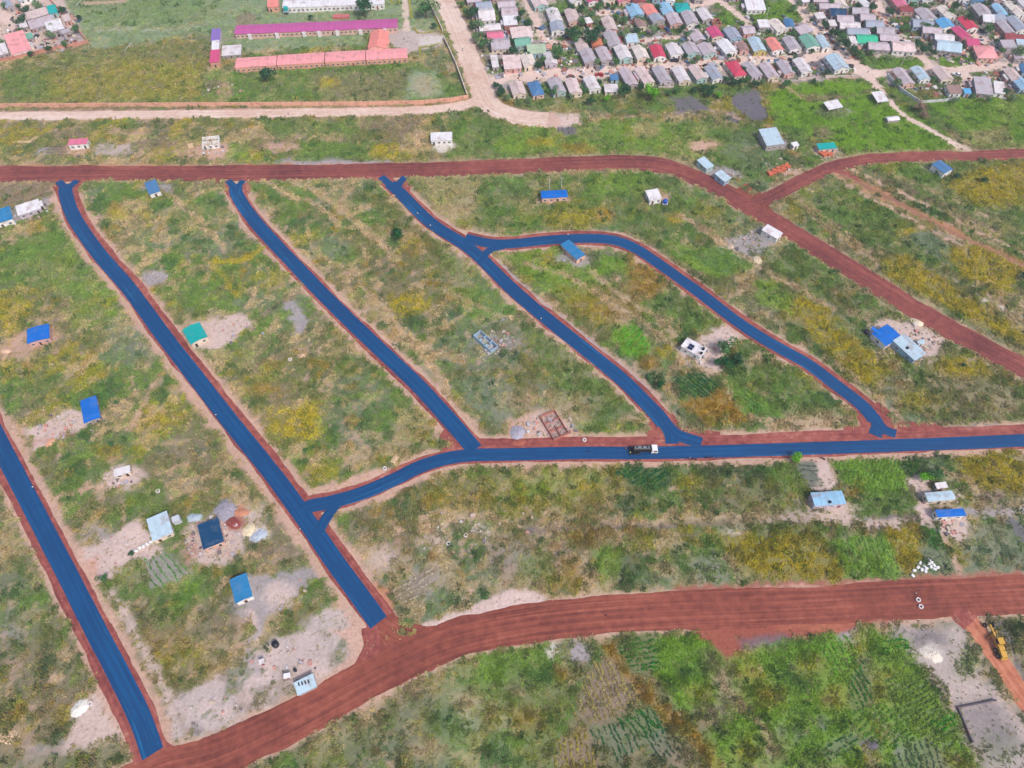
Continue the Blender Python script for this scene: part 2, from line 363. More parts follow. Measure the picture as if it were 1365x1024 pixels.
fill([(675,560),(720,545),(770,580),(735,590),(670,588)], 'tan', .85, 2); ell(760,545,30,18,'straw',.55,4); ell(690,535,24,12,'straw',.5,4); ell(735,568,34,20,'pink',.6,3)
# between second and third streets
fill([(110,240),(180,238),(200,270),(140,270)], 'green', .5, 3); ell(155,288,14,7,'yellow',.6,3); ell(190,285,10,7,'yellow',.7,3); fill([(190,262),(290,262),(300,300),(230,310)], 'green', .4, 5)
ell(205,370,19,12,'grey',.75,1.5); line([(180,385),(250,372),(280,360)], 1.4, 'brown', .6, .5); line([(285,350),(330,345),(345,332)], 2.5, 'yellow', .85); line([(285,355),(300,375),(315,395)], 2, 'yellow', .7)
fill([(240,385),(285,375),(290,415),(250,420)], 'green', .8, 3); fill([(366,402),(388,397),(412,425),(404,448),(394,446),(385,425)], 'grey', .85, 1.2); line([(322,440),(345,425),(400,388)], 1.6, 'brown', .7, .5)
fill([(345,380),(390,370),(380,345),(340,360)], 'green', .5, 3); ell(365,375,22,14,'yellow',.45,4); fill([(255,430),(322,418),(340,432),(300,462),(270,472)], 'pink', .9, 1.5)
fill([(290,470),(340,440),(350,470),(320,500)], 'green', .5, 3); ell(352,520,18,10,'ochre',.6,3); ell(405,470,10,6,'tan',.7,2); ell(475,465,14,8,'straw',.7,2)
fill([(345,545),(430,538),(425,590),(365,582)], 'yellow', .7, 4); ell(400,565,26,16,'yellow',.6,4); line([(410,540),(480,530),(530,525)], 1.5,'bright',.5,.6); ell(430,630,26,16,'yellow',.6,4); ell(535,575,14,16,'straw',.55,3); fill([(470,500),(540,490),(580,580),(500,600)],'green',.35,5)
line([(415,655),(470,645),(508,628)], 4, 'tan', .9, 1)
# far left block
fill([(0,242),(72,240),(68,262),(0,280)], 'brown', .8, 2); fill([(20,320),(110,300),(130,370),(100,400),(20,370)], 'green', .75, 4); fill([(70,380),(140,370),(160,430),(110,440)], 'bright', .4, 4)
ell(12,435,14,14,'yellow',.7,3); ell(20,412,16,8,'yellow',.6,3); fill([(140,430),(200,430),(220,480),(150,490)], 'dullgr', .7, 3); ell(8,490,10,6,'yellow',.7,2); ell(45,520,60,30,'green',.35,6)
fill([(-10,300),(30,296),(72,272),(70,262),(20,275),(-10,290)], 'grey', .85, 1.2); fill([(-10,470),(28,440),(72,436),(85,452),(40,470),(0,482)], 'tan', .7, 2)
fill([(24,575),(60,562),(95,545),(135,555),(136,565),(95,580),(55,600),(42,602),(40,590)], 'pink', .92, 1.2); line([(45,592),(95,580)], 3, 'redsoil', .35)
ell(162,638,29,18,'pink',.9,1.5); line([(75,665),(110,655),(138,645)], 1.4, 'tan', .8,.5); line([(162,655),(160,680),(168,705)], 1.2, 'tan', .7,.5); line([(170,575),(190,545),(205,510)], 1.6, 'tan', .7,.7); line([(190,600),(250,588)], 2, 'straw', .6); line([(210,632),(245,620)], 2, 'tan', .7)
ell(145,605,16,10,'ochre',.55,3); ell(215,560,36,14,'ochre',.4,4); fill([(150,655),(220,640),(230,690),(170,700)], 'green', .6, 3)
fill([(100,735),(140,718),(185,692),(215,735),(165,768),(125,778),(112,758)], 'pink', .95, 1.2); fill([(108,750),(128,740),(128,775),(114,775)], 'orange', .6, 1.5); ell(128,712,24,10,'grey',.6,2)
ell(284,722,44,34,'pink',.8,2.5); fill([(280,685),(300,672),(320,675),(318,692),(290,695)], 'grey', .95, 1); ell(312,698,14,10,'redsoil',.9,1.5); ell(322,682,10,9,'orange',.85,1.5); ell(345,712,18,12,'white',.8,1.5); fill([(320,680),(350,672),(360,700),(330,705)], 'pink', .7, 2); ell(252,735,10,12,'redsoil',.5,2)
fill([(330,765),(360,770),(410,752),(425,762),(395,790),(345,835),(325,830),(310,805)], 'grey', .85, 1.5); ell(372,792,18,14,'pink',.8,2); line([(335,815),(340,840),(345,855)], 2, 'pink', .85)
fill([(225,935),(262,915),(340,868),(400,835),(440,805),(475,835),(480,880),(462,905),(400,945),(330,975),(250,992),(228,985)], 'lilac', .95, 1.5)
fill([(225,985),(300,978),(290,998),(235,1005)], 'green', .5, 2); ell(265,970,9,8,'dsoil',.8,1); bm = inside_dist([P(*p) for p in [(225,935),(262,915),(340,868),(400,835),(440,805),(475,835),(480,880),(462,905),(400,945),(330,975),(250,992)]], X, Y) > 0; paint(sstep(.54, .62, fbm(X, Y, 8, 951)) * .55 * bm, 'brown'); paint(sstep(.55, .62, fbm(X, Y, 5, 961)) * .5 * bm, 'pink'); paint(sstep(.60, .66, fbm(X, Y, 6, 971)) * .6 * bm, 'dullgr'); ell(245,962,8,6,'brown',.6,1); ell(450,880,12,14,'dullgr',.7,2); line([(345,835),(330,870),(345,900)], 2, 'grey', .7); fill([(395,880),(445,880),(450,905),(400,925)],'pink',.6,3)
fill([(95,945),(125,915),(150,925),(170,985),(110,1000),(80,1010),(95,975)], 'pink', .85, 2); ell(60,1000,22,10,'grey',.6,3); fill([(85,1010),(160,985),(165,1030),(80,1030)], 'dark', .5, 2); ell(30,980,20,14,'tan',.4,4); ell(15,840,20,22,'grey',.5,5); ell(30,890,30,30,'brown',.4,6); ell(40,790,30,60,'green',.4,8); fill([(20,1000),(80,1010),(80,1040),(0,1040)],'dullgr',.5,4)
fill([(150,760),(190,745),(200,785),(160,800)], 'green', .6, 2); fill([(215,760),(265,760),(270,800),(235,810)], 'bright', .5, 3); ell(190,840,30,30,'brown',.5,6); ell(220,860,36,24,'ochre',.4,6); ell(250,880,36,18,'yellow',.4,5); ell(290,830,30,20,'brown',.6,5)
ell(378,740,30,18,'brown',.6,3); fill([(400,830),(470,800),(480,830),(450,840)], 'lilac', .5, 2); fill([(365,835),(410,805),(430,800),(400,840),(350,860)],'olive',.8,2); ell(400,860,34,14,'lilac',.7,3)
# south of the main street
fill([(560,660),(640,640),(760,628),(820,640),(810,690),(700,695),(600,690)], 'yellow', .35, 6); fill([(660,640),(800,625),(815,660),(700,665)], 'bright', .45, 5); ell(780,652,14,8,'yellow',.9,2)
fill([(815,628),(850,618),(893,622),(888,648),(862,656),(840,648)], 'dark', .95, 1.2); fill([(930,620),(1060,610),(1060,645),(1000,640),(940,640)], 'dark', .45, 5); ell(920,645,18,9,'yellow',.8,3); ell(1005,672,14,7,'yellow',.8,3)
ell(700,625,16,14,'straw',.6,3); ell(640,710,14,9,'white',.7,3); ell(600,700,18,10,'pink',.6,3); ell(575,720,16,8,'pink',.6,3); ell(530,730,26,14,'brown',.5,4); ell(512,745,16,14,'pink',.7,3); ell(490,770,14,14,'tan',.8,3)
line([(700,706),(780,703),(900,698),(1060,694),(1240,692)], 2.5, 'brown', .8); line([(1020,692),(1100,690),(1210,700)], 4, 'pink', .7, 1.5); line([(1240,688),(1300,683),(1380,682)], 3, 'grey', .8,.8); ell(990,690,34,5,'straw',.8,2); ell(980,708,20,6,'white',.5,2)
ell(680,740,30,22,'grey',.6,4); ell(560,775,26,20,'grey',.55,4); fill([(640,720),(700,700),(790,760),(760,775),(650,770)], 'brown', .5, 5); fill([(690,740),(730,735),(735,775),(690,775)],'bright',.4,3); ell(780,715,34,10,'ochre',.7,4); ell(760,765,12,18,'ochre',.6,3)
fill([(790,730),(830,725),(830,765),(800,780)], 'bright', .7, 2); fill([(825,730),(855,735),(855,790),(820,795)], 'dark', .5, 2); fill([(895,730),(950,720),(960,770),(900,780)], 'green', .7, 4); ell(945,762,26,14,'grey',.5,4)
fill([(950,715),(1060,705),(1130,740),(1110,775),(1000,770)], 'yellow', .75, 4); fill([(1000,705),(1060,700),(1070,720),(1010,725)], 'dark', .45, 3); fill([(1030,745),(1130,740),(1130,780),(1030,782)],'yellow',.7,3)
fill([(1100,720),(1180,708),(1205,765),(1130,772)], 'bright', .85, 1.5); fill([(1178,706),(1222,700),(1228,752),(1205,768)], 'yellow', .95, 1.2); fill([(1226,700),(1252,702),(1262,735),(1240,735)], 'dark', .7, 1.5); fill([(1225,735),(1262,735),(1285,770),(1220,770)], 'dullgr', .8, 2)
fill([(1285,702),(1365,692),(1400,700),(1400,768),(1285,768)], 'dullgr', .8, 2); fill([(1330,700),(1365,695),(1365,740)],'green',.4,3); line([(1348,695),(1375,728)], 4, 'dsoil', .8)
fill([(1108,612),(1198,608),(1208,655),(1160,664),(1120,640)], 'vivid', .85, 1.2); fill([(1130,662),(1205,658),(1235,680),(1140,692)], 'green', .8, 2); ell(1138,650,8,12,'ochre',.8,2); fill([(1198,608),(1223,606),(1228,634),(1206,636)], 'dark', .95, .8)
fill([(1222,608),(1260,606),(1262,630),(1230,634)], 'dullgr', .8, 2); fill([(1270,606),(1370,598),(1400,600),(1400,660),(1310,660),(1280,645)], 'yellow', .9, 2.5); fill([(1305,650),(1340,655),(1340,678),(1310,678)], 'brown', .9, 2); ell(1358,606,14,8,'lilac',.7,2)
line([(1262,632),(1290,640),(1305,660)], 2.5, 'straw', .8); fill([(1205,636),(1225,630),(1240,640),(1245,700),(1225,695),(1225,672)], 'pink', .9, 1.2); fill([(1245,692),(1288,690),(1295,712),(1275,722),(1255,712)], 'pink', .9, 1.2); line([(1255,712),(1270,740),(1280,765)], 1.4, 'tan', .8,.5)
fill([(1060,616),(1088,612),(1092,650),(1072,652)], 'dsoil', .95, .8); fill([(1086,612),(1104,612),(1116,652),(1075,656),(1090,640)], 'pink', .9, 1); ell(1105,676,32,10,'pink',.5,2); fill([(940,645),(1070,640),(1080,690),(950,690)],'olive',.6,5); fill([(1025,612),(1060,612),(1070,660),(1030,650)],'bright',.5,3)
fill([(1065,665),(1085,680),(1130,684),(1140,676)],'pink',.7,2)
# bottom right gardens
fill([(700,850),(800,840),(960,838),(960,930),(1000,1040),(700,1040)], 'olive', .7, 5); fill([(640,855),(740,845),(740,900),(680,930),(640,900)], 'green', .7, 4); ell(650,905,14,16,'vivid',.6,4)
ell(560,930,40,16,'brown',.5,4); fill([(600,880),(680,860),(700,920),(620,930)],'bright',.25,6); ell(640,960,36,20,'grey',.5,6); fill([(540,930),(620,925),(600,960),(520,965)],'dullgr',.5,4); ell(655,955,12,16,'ochre',.6,3); ell(620,990,34,20,'bright',.35,6); ell(440,1010,24,16,'yellow',.5,4); ell(480,1000,26,16,'brown',.6,4); ell(540,990,30,16,'dullgr',.5,5)
fill([(700,888),(735,886),(737,905),(695,905)], 'dark', .9, 1); fill([(688,860),(735,858),(760,890),(700,890)],'bright',.5,3); ell(770,872,18,16,'grey',.9,2); ell(737,868,6,10,'white',.8,1.5); ell(750,900,14,10,'ochre',.7,2)
fill([(790,880),(815,878),(862,935),(850,945),(790,968),(770,965),(760,940)], 'brown', .9, 1.5); fill([(735,975),(780,970),(790,1030),(730,1030)], 'ochre', .5, 2)
line([(810,862),(830,895),(860,930),(900,960),(940,1000),(960,1030)], 4, 'ochre', .85, 1.5); line([(800,870),(770,930),(745,980),(735,1024)], 3, 'green', .9, 1)
fill([(878,845),(955,840),(962,880),(950,915),(960,940),(905,945),(870,900)], 'vivid', .9, 1.5); ell(925,895,26,18,'dark',.35,4); ell(945,880,10,12,'brown',.7,3); ell(960,905,14,10,'straw',.6,3); fill([(958,850),(1020,850),(1010,900),(970,890)], 'ochre', .6, 4)
fill([(970,880),(1000,870),(1040,850),(1110,848),(1150,880),(1140,960),(1150,1030),(960,1030),(940,980),(990,940)], 'vivid', .85, 3); ell(1060,905,26,14,'dark',.5,4); ell(1065,980,12,8,'dsoil',.6,2); ell(1040,975,7,9,'dsoil',.7,1.5); ell(1097,963,8,7,'dsoil',.7,1.5); ell(1030,1000,16,14,'brown',.6,4); ell(950,950,16,14,'brown',.7,3); line([(990,940),(1010,965),(1030,1000)],2,'straw',.7)
fill([(1105,850),(1160,840),(1215,850),(1230,900),(1260,950),(1310,1030),(1180,1030),(1150,960),(1130,900)], 'vivid', .8, 2); fill([(1130,905),(1190,895),(1200,930),(1160,950),(1130,935)], 'ochre', .35, 4); ell(1150,895,12,18,'brown',.6,3); line([(1150,880),(1160,950),(1180,965)], 3, 'brown', .5)
fill([(1195,830),(1215,830),(1280,835),(1300,870),(1310,905),(1340,935),(1400,990),(1400,1050),(1325,1040),(1300,1000),(1275,955),(1255,915),(1225,890),(1205,860)], 'lilac', .8, 2.5); ell(1235,850,26,16,'dsoil',.75,4); fill([(1275,938),(1325,935),(1365,990),(1330,1000),(1295,985)], 'dsoil', .6, 3); ell(1243,873,14,9,'white',.6,2)
ell(1290,885,14,18,'green',.6,3); ell(1330,1000,30,20,'dullgr',.6,5); fill([(1115,835),(1135,830),(1140,860),(1120,865)], 'grey', .9, 1.5); ell(1195,843,12,6,'grey',.7,2); ell(1255,1000,14,22,'green',.5,4); line([(1165,955),(1190,980),(1195,1000)],3,'grey',.6)
fill([(1335,820),(1400,810),(1400,930),(1365,890),(1345,850)], 'olive', .95, 1.5); ell(1352,840,16,10,'dark',.5,3); line([(1205,828),(1250,826),(1290,830)], 1.5, 'grey', .6)
ell(1000,852,30,5,'dsoil',.6,2); ell(1160,990,14,9,'dsoil',.8,2); fill([(1240,985),(1300,1030),(1230,1030)],'ochre',.5,3)
fill([(892,124),(925,131),(950,150),(902,152)], 'dsoil', .85, 1.5); fill([(978,120),(1008,120),(1026,162),(1004,165),(975,140)], 'dsoil', .95, 1); fill([(975,180),(1010,176),(1050,212),(1010,232),(960,205)], 'dullgr', .5, 3)
# town grounds
fill([(640,-60),(1500,-60),(1500,125),(1190,118),(1135,100),(1090,112),(1000,108),(880,118),(690,134),(655,120),(625,30)], 'yard', .92, 2)
tm = inside_dist([P(*p) for p in [(640,-60),(1500,-60),(1500,125),(1190,118),(1135,100),(1090,112),(1000,108),(880,118),(690,134),(655,120),(625,30)]], X, Y) > 0
paint(sstep(.47, .55, fbm(X, Y, 13, 901)) * .75 * tm, 'grey'); paint(sstep(.52, .58, fbm(X, Y, 10, 911)) * .8 * tm, 'dullgr'); paint(sstep(.56, .62, fbm(X, Y, 9, 921)) * .85 * tm, 'green'); paint(sstep(.60, .66, fbm(X, Y, 6, 931)) * .6 * tm, 'brown')
fill([(640,100),(1120,66),(1120,82),(700,112)], 'lane', .8, 1.5)
for q in [((795,62),10,8),((760,80),26,10),((905,55),34,6),((1045,20),36,12),((980,22),20,12),((850,40),12,12),((1185,85),38,7),((1215,30),26,6),((1290,82),20,7),((1315,105),28,7),((650,85),12,5),((655,95),10,4),((1020,45),24,7),((775,45),16,10),((750,15),20,10),((660,15),20,20),((1080,60),12,10)]:
    ell(q[0][0], q[0][1], q[1], q[2], 'green', .8, 1.5)
for q in [((700,45),40,24),((1130,45),40,30),((1300,30),60,26),((800,30),60,20),((960,60),60,10),((1330,110),30,14)]:
    ell(q[0][0], q[0][1], q[1], q[2], 'grey', .4, 5)
ell(1052,14,40,12,'vivid',.6,2); ell(955,28,22,10,'vivid',.6,2); ell(1010,24,26,5,'vivid',.6,2); fill([(1165,82),(1240,82),(1240,92),(1170,93)],'vivid',.7,1); fill([(1250,78),(1298,82),(1296,90),(1255,92)],'vivid',.8,1)
fill([(1075,82),(1100,78),(1118,96),(1090,104)], 'dsoil', .95, 1); fill([(870,118),(1000,108),(1000,125),(900,132)],'green',.5,2)
fill([(-60,-40),(64,-40),(116,58),(-20,86),(-60,90)], 'pink', .9, 1.5); ell(92,50,18,10,'grey',.8,2)
# town lanes
for pts, w in [([(695,-30),(702,5),(716,30),(722,50),(745,58),(765,56),(785,45),(782,35)], 3.4), ([(790,18),(850,16),(905,10),(960,2),(1040,-10)], 4.2), ([(955,2),(985,20),(1000,38),(985,48)], 4), ([(848,54),(912,49),(935,48)], 2.6),
               ([(1040,-25),(1075,22),(1112,62),(1145,90),(1158,100)], 6.5), ([(1155,100),(1175,122),(1200,150),(1245,178),(1293,202)], 3.2), ([(1150,98),(1180,97),(1250,96),(1300,90),(1380,86)], 5),
               ([(1165,-10),(1172,18),(1205,58),(1230,80),(1248,95)], 4.6), ([(1300,48),(1330,66),(1370,95)], 4.5), ([(1272,96),(1290,104),(1284,120)], 4), ([(1180,18),(1225,18),(1260,12)], 3), ([(640,112),(700,101),(760,97),(870,90),(980,82),(1060,78),(1118,74)], 5), ([(-20,10),(20,30),(40,55),(28,62)], 5)]:
    line(pts, w * 1.45, 'lane', .97, .8)
# aprons of single buildings
for q in [(100,200,22,8,'tan'),(283,198,22,12,'tan'),(592,196,16,9,'white'),(210,252,22,8,'grey'),(737,267,26,5,'tan'),(876,262,18,8,'tan'),(762,346,26,10,'grey'),(1250,228,22,6,'grey'),(960,232,30,9,'grey'),(1032,192,24,8,'grey'),(1100,204,24,8,'pink'),(1045,230,24,6,'tan'),(1253,662,26,10,'pink'),(1172,131,18,5,'dullgr'),(60,202,14,6,'grey')]:
    ell(*q, .8, 1.5)
ROWS = [  # polygon px, row direction px, spacing m, plant colour, soil class, plant scale
 ([(820,860),(872,846),(880,890),(850,905)], (60,-12), 1.5, (40,130,40), 'green', .55), ([(785,975),(815,965),(868,945),(890,975),(850,1000),(820,1015)], (25,60), 1.7, (40,110,60), 'dullgr', .5),
 ([(822,960),(858,942),(886,966),(862,985)], (30,26), 1.2, (30,120,40), 'dark', .5), ([(858,982),(888,972),(900,1005),(878,1022)], (26,42), 1.5, (36,86,60), 'dsoil', .5),
 ([(1088,1000),(1130,974),(1146,986),(1108,1018)], (44,-26), 1.5, (40,110,50), 'dsoil', .5), ([(1188,985),(1215,978),(1245,990),(1275,1030),(1188,1030)], (14,50), 1.8, (60,100,70), 'dsoil', .45),
 ([(1165,856),(1206,850),(1214,866),(1172,874)], (42,-6), 1.3, (36,140,30), 'vivid', .6), ([(1238,960),(1268,948),(1276,966),(1252,976)], (26,-12), 1.3, (50,150,30), 'vivid', .6),
 ([(1090,860),(1130,846),(1145,880),(1110,900)], (20,34), 1.6, (110,170,50), 'bright', .6), ([(1180,905),(1230,900),(1260,950),(1290,1000),(1250,1000),(1200,960)], (40,-22), 1.25, (130,160,60), 'green', .7), ([(1130,950),(1180,935),(1220,985),(1190,1000),(1150,985)], (30,-24), 1.2, (100,150,50), 'vivid', .55),
 ([(790,882),(815,880),(860,935),(800,962),(768,960),(762,940)], (10,24), 1.5, (176,164,96), 'brown', .6), ([(740,985),(785,975),(800,1024),(735,1024)], (4,40), 1.5, (170,160,70), 'brown', .6),
 ([(187,745),(228,738),(258,765),(225,780),(200,785)], (34,44), 1.9, (86,150,60), 'grey', .5), ([(975,515),(998,520),(1042,560),(1005,562)], (50,44), 1.7, (60,150,60), 'green', .5), ([(905,335),(970,328),(1005,352),(960,368)], (70,44), 2.0, (96,160,90), 'green', .45), ([(820,442),(850,432),(868,468),(852,478),(828,470)], (-24,26), 1.6, (80,180,50), 'vivid', .6),
 ([(1108,614),(1198,610),(1205,655),(1165,662),(1125,642)], (-8,30), 1.3, (116,160,66), 'vivid', .6), ([(1199,609),(1222,608),(1226,633),(1207,635)], (2,20), 1.3, (24,104,40), 'dark', .6), ([(1062,616),(1088,613),(1092,648),(1074,650)], (26,1), 1.9, (90,96,96), 'dsoil', .4),
 ([(1228,702),(1250,703),(1262,733),(1242,734)], (10,22), 1.4, (30,130,40), 'dark', .55), ([(520,790),(560,760),(585,755),(560,800),(530,805)], (40,-24), 1.7, (200,190,170), 'brown', .5), ([(60,196),(88,194),(90,207),(62,209)], (26,-1), 2.0, (110,100,110), 'brown', .4),
 ([(185,372),(205,360),(224,366),(222,376),(200,382)], (16,-14), 1.8, (190,180,176), 'grey', .4), ([(400,845),(470,805),(470,828),(415,850)], (60,-32), 2.0, (196,190,170), 'lilac', .4), ([(1108,722),(1178,712),(1200,762),(1135,768)], (12,40), 1.3, (116,160,76), 'bright', .55),
 ([(314,20),(342,20),(342,33),(314,34)], (-3,12), 2.4, (170,150,130), 'brown', .5), ([(740,170),(768,170),(768,180),(745,179)], (1,10), 2.2, (90,86,96), 'dsoil', .4), ([(1125,905),(1150,880),(1165,930),(1140,950)], (16,30), 1.6, (60,130,50), 'green', .6),
 ([(470,385),(480,380),(490,400),(480,402)], (10,10), 1.5, (90,130,70), 'green', .5), ([(815,632),(850,622),(888,626),(882,650),(862,655)], (12,-8), 1.3, (24,100,60), 'dark', .7), ([(896,505),(935,497),(962,515),(944,530),(902,528)], (12,10), 1.4, (30,96,60), 'dark', .7)]
for poly_, d_, sp_, c_, soil_, sc_ in ROWS: fill(poly_, {'dark':'green','vivid':'bright','dsoil':'dullgr'}.get(soil_, soil_) if poly_[0][1] > 300 else soil_, .6, .8)
#ENDPATCHES

# ------------------------------------------------------------------ road courses (ground survey)
PALE = [([(-60,156),(0,155),(200,153),(350,151),(500,149),(590,145),(645,134)], 6.6), ([(570,-40),(592,0),(612,45),(628,85),(642,120),(655,142),(690,156),(730,160)], 11.5)]
RED = [([(-60,232),(0,232),(150,231),(300,231),(500,228),(640,224),(760,219),(840,217),(885,221),(930,238),(975,260),(1015,285),(1075,322),(1160,375),(1250,430),(1330,473),(1420,520)], 10.5),
       ([(985,272),(1020,266),(1060,246),(1105,224),(1160,212),(1230,209),(1300,208),(1440,203)], 7.5),
       ([(130,1075),(210,1030),(290,1008),(400,955),(500,900),(590,857),(680,835),(780,822),(900,814),(1050,808),(1200,800),(1440,788)], 11.5),
       ([(640,594),(760,592),(860,591),(1000,588),(1150,582),(1250,580),(1440,571)], 5.6),
       ([(1285,815),(1310,850),(1335,885),(1362,925),(1400,980)], 6.0),
       ([(1120,232),(1180,262),(1250,300),(1310,330),(1400,372)], 2.2)]
BLUE = [([(-45,500),(-22,548),(0,592),(48,685),(91,768),(125,835),(158,898),(186,955),(204,1005)], 5.9),
        ([(88,246),(88,260),(100,292),(130,336),(172,385),(226,458),(265,508),(310,566),(357,624),(400,682),(440,740),(475,788),(505,830)], 5.9),
        ([(314,246),(317,262),(342,298),(390,350),(440,402),(500,460),(555,512),(600,561),(633,600)], 5.8),
        ([(520,245),(536,260),(574,297),(629,334),(683,386),(735,430),(785,470),(831,508),(868,545),(885,565)], 5.8),
        ([(620,318),(655,325),(684,325),(735,320),(785,318),(820,321),(848,332),(884,356),(934,392),(984,430),(1024,456),(1074,484),(1112,512),(1148,540),(1166,560)], 5.2),
        ([(400,681),(418,674),(440,670),(482,658),(522,641),(567,620),(617,608),(683,606),(780,604),(870,604),(1024,600),(1200,594),(1300,590),(1440,584)], 4.9)]
FORK = [([(88,262),(86,251),(78,242)], 3.2), ([(88,262),(93,250),(103,241)], 3.2), ([(316,262),(312,250),(304,241)], 3.2), ([(316,262),(318,250),(324,241)], 3.0),
        ([(534,258),(522,248),(508,236)], 3.6), ([(530,256),(532,246),(540,236)], 3.2), ([(640,350),(650,336),(672,328)], 3.4), ([(872,545),(892,575),(896,592)], 4.6), ([(876,550),(900,578),(935,591)], 4.6),
        ([(1155,545),(1170,565),(1166,581)], 4.4), ([(1160,550),(1178,572),(1194,579)], 3.6), ([(423,712),(436,690),(452,670),(475,660)], 3.6)]
SHOULDER = {0:(9.4,13.2), 1:(8.8,13.4), 2:(7.8,12.0), 3:(7.8,11.6), 4:(8.2,10.5), 5:(6.8,10.5)}
ROADPTS = []
for c, w in PALE + RED: ROADPTS.append((smooth([P(*p) for p in c], 6), w / 2))
for i, (c, w) in enumerate(BLUE): ROADPTS.append((smooth([P(*p) for p in c], 6), SHOULDER[i][0] / 2))
def road_dist(xs, ys):
    dm = np.full(len(xs), 1e9)
    for pts, hw in ROADPTS:
        for i in range(len(pts) - 1):
            x1, y1 = pts[i]; x2, y2 = pts[i+1]; dx, dy = x2 - x1, y2 - y1; l2 = dx*dx + dy*dy + 1e-9
            m = (xs > min(x1,x2) - hw - 8) & (xs < max(x1,x2) + hw + 8) & (ys > min(y1,y2) - hw - 8) & (ys < max(y1,y2) + hw + 8)
            if not m.any(): continue
            t = np.clip(((xs[m] - x1) * dx + (ys[m] - y1) * dy) / l2, 0, 1)
            dm[m] = np.minimum(dm[m], np.hypot(xs[m] - x1 - t*dx, ys[m] - y1 - t*dy) - hw)
    return dm
for i, (c, w) in enumerate(BLUE): line(c, SHOULDER[i][1], 'tan', .85, 1.0)
for c, w in RED[:4]: line(c, w + 2.4, 'straw', .6, 1.0)
line(RED[2][0], RED[2][1] + 1.6, 'tan', .7, .8); line(RED[3][0], 8.5, 'tan', .7, 1)
for c, w in PALE: line(c, w + 1.5, 'tan', .7, 1)
line([(1135,226),(1200,258),(1270,292),(1330,322),(1420,366)], 2.2, 'tan', .85, .8); line([(1118,240),(1175,272),(1245,310),(1310,342),(1400,386)], 2.4, 'tan', .8, .8); line([(1150,226),(1230,262),(1300,296),(1420,352)], 1.6, 'brown', .8, .7); line([(1180,230),(1260,262),(1400,330)], 1.4, 'tan', .6, .8)
line(RED[5][0], 6, 'orange', .6, 1.2); line([(1330,830),(1365,900),(1400,950)], 2, 'dsoil', .8)
fill([(555,835),(620,812),(680,786),(715,788),(735,802),(700,812),(640,826),(580,846)], 'pink', .97, .8); fill([(500,775),(520,780),(530,830),(505,812)], 'orange', .7, 1.5)
line([(150,790),(185,850),(215,905),(232,950)], 2.5, 'pink', .7, 1)
fill([(440,840),(500,835),(492,880),(460,905),(400,945),(280,1000),(240,1000),(330,965),(420,920),(470,870)], 'tan', .85, 1)
fill([(960,822),(1000,835),(1100,822),(1200,812),(1200,822),(1100,845),(1010,858),(985,858),(962,840)], 'redsoil', .8, 1)

line([(0,223),(150,222),(300,222),(480,219)], 2.6, 'orange', .6, .7); line([(395,218),(500,216),(520,215)], 2.4, 'grey', .8, .6)
fill([(905,820),(925,845),(955,868),(975,872),(1000,860),(1060,848),(1130,838),(1200,820),(1200,812),(900,812)], 'redsoil', .95, .8); fill([(985,850),(1050,846),(1060,858),(990,866)], 'dsoil', .7, 1.5); fill([(1040,838),(1110,832),(1150,825),(1100,842)], 'orange', .6, 1.5)
line([(900,785),(1000,784),(1130,778),(1365,766)], 2.2, 'redsoil', .8, .8); line([(1000,786),(1100,782),(1200,774)], 1.2, 'tan', .6, .5)
line([(700,708),(790,706),(900,702)], 1.0, 'dsoil', .6, .4); line([(1150,690),(1225,686)], 1.0, 'dsoil', .8, .4); line([(1220,572),(1330,566)], .9, 'dsoil', .7, .4)
fill([(600,870),(700,855),(760,960),(700,1040),(600,1040),(560,960)], 'bright', .35, 8); fill([(380,1030),(470,960),(520,990),(440,1040)], 'green', .6, 5)
for q in [(1020,930,18,12,'ochre'),(990,1005,16,12,'yellow'),(1080,890,20,10,'yellow'),(1110,930,14,12,'ochre'),(1045,960,22,14,'bright'),(1000,900,16,12,'ochre'),(1140,860,14,10,'yellow'),(1175,975,12,10,'yellow'),(915,870,14,10,'bright'),(930,925,14,8,'yellow'),(700,960,22,16,'ochre'),(760,1005,16,14,'brown'),(620,935,20,12,'straw'),(570,1000,24,14,'straw'),(690,920,16,10,'brown'),(660,1010,20,12,'dark'),(590,960,16,10,'dark'),(900,1010,20,10,'brown'),(860,930,10,10,'ochre')]: ell(q[0], q[1], q[2], q[3], q[4], .6, 3)
for q in [(60,232,'redsoil'),(115,236,'redsoil'),(290,234,'redsoil'),(345,233,'redsoil'),(495,231,'redsoil'),(560,230,'redsoil')]: ell(q[0], q[1]+2, 16, 5, 'redsoil', .8, 1)
line([(662,352),(700,390),(752,434),(800,470),(845,512),(882,552)], 4.2, 'grey', .75, .7); line([(652,340),(660,350)], 3, 'tan', .8)
for q in [([(345,238),(385,262),(420,275),(455,300),(495,318),(530,350)],2.2),([(700,352),(760,372),(800,396),(850,425),(890,455),(912,480)],2.0),([(905,288),(955,320),(1000,350),(1060,385),(1110,412)],2.6),([(1060,262),(1100,292),(1140,322),(1160,345)],1.8),([(520,262),(570,300),(610,332)],1.6),([(1240,300),(1300,330),(1365,362)],1.8),([(1100,475),(1160,520),(1180,545)],1.6),([(478,380),(505,405),(560,470),(598,520)],2.4),([(600,392),(650,415),(690,425)],1.2),([(230,262),(270,300),(300,330)],2),([(820,700),(930,690),(1010,686)],1.6),([(560,705),(640,690),(690,700)],2.4),([(1000,560),(1080,566),(1130,560)],3)]: line(q[0], q[1], 'straw', .85, .6)
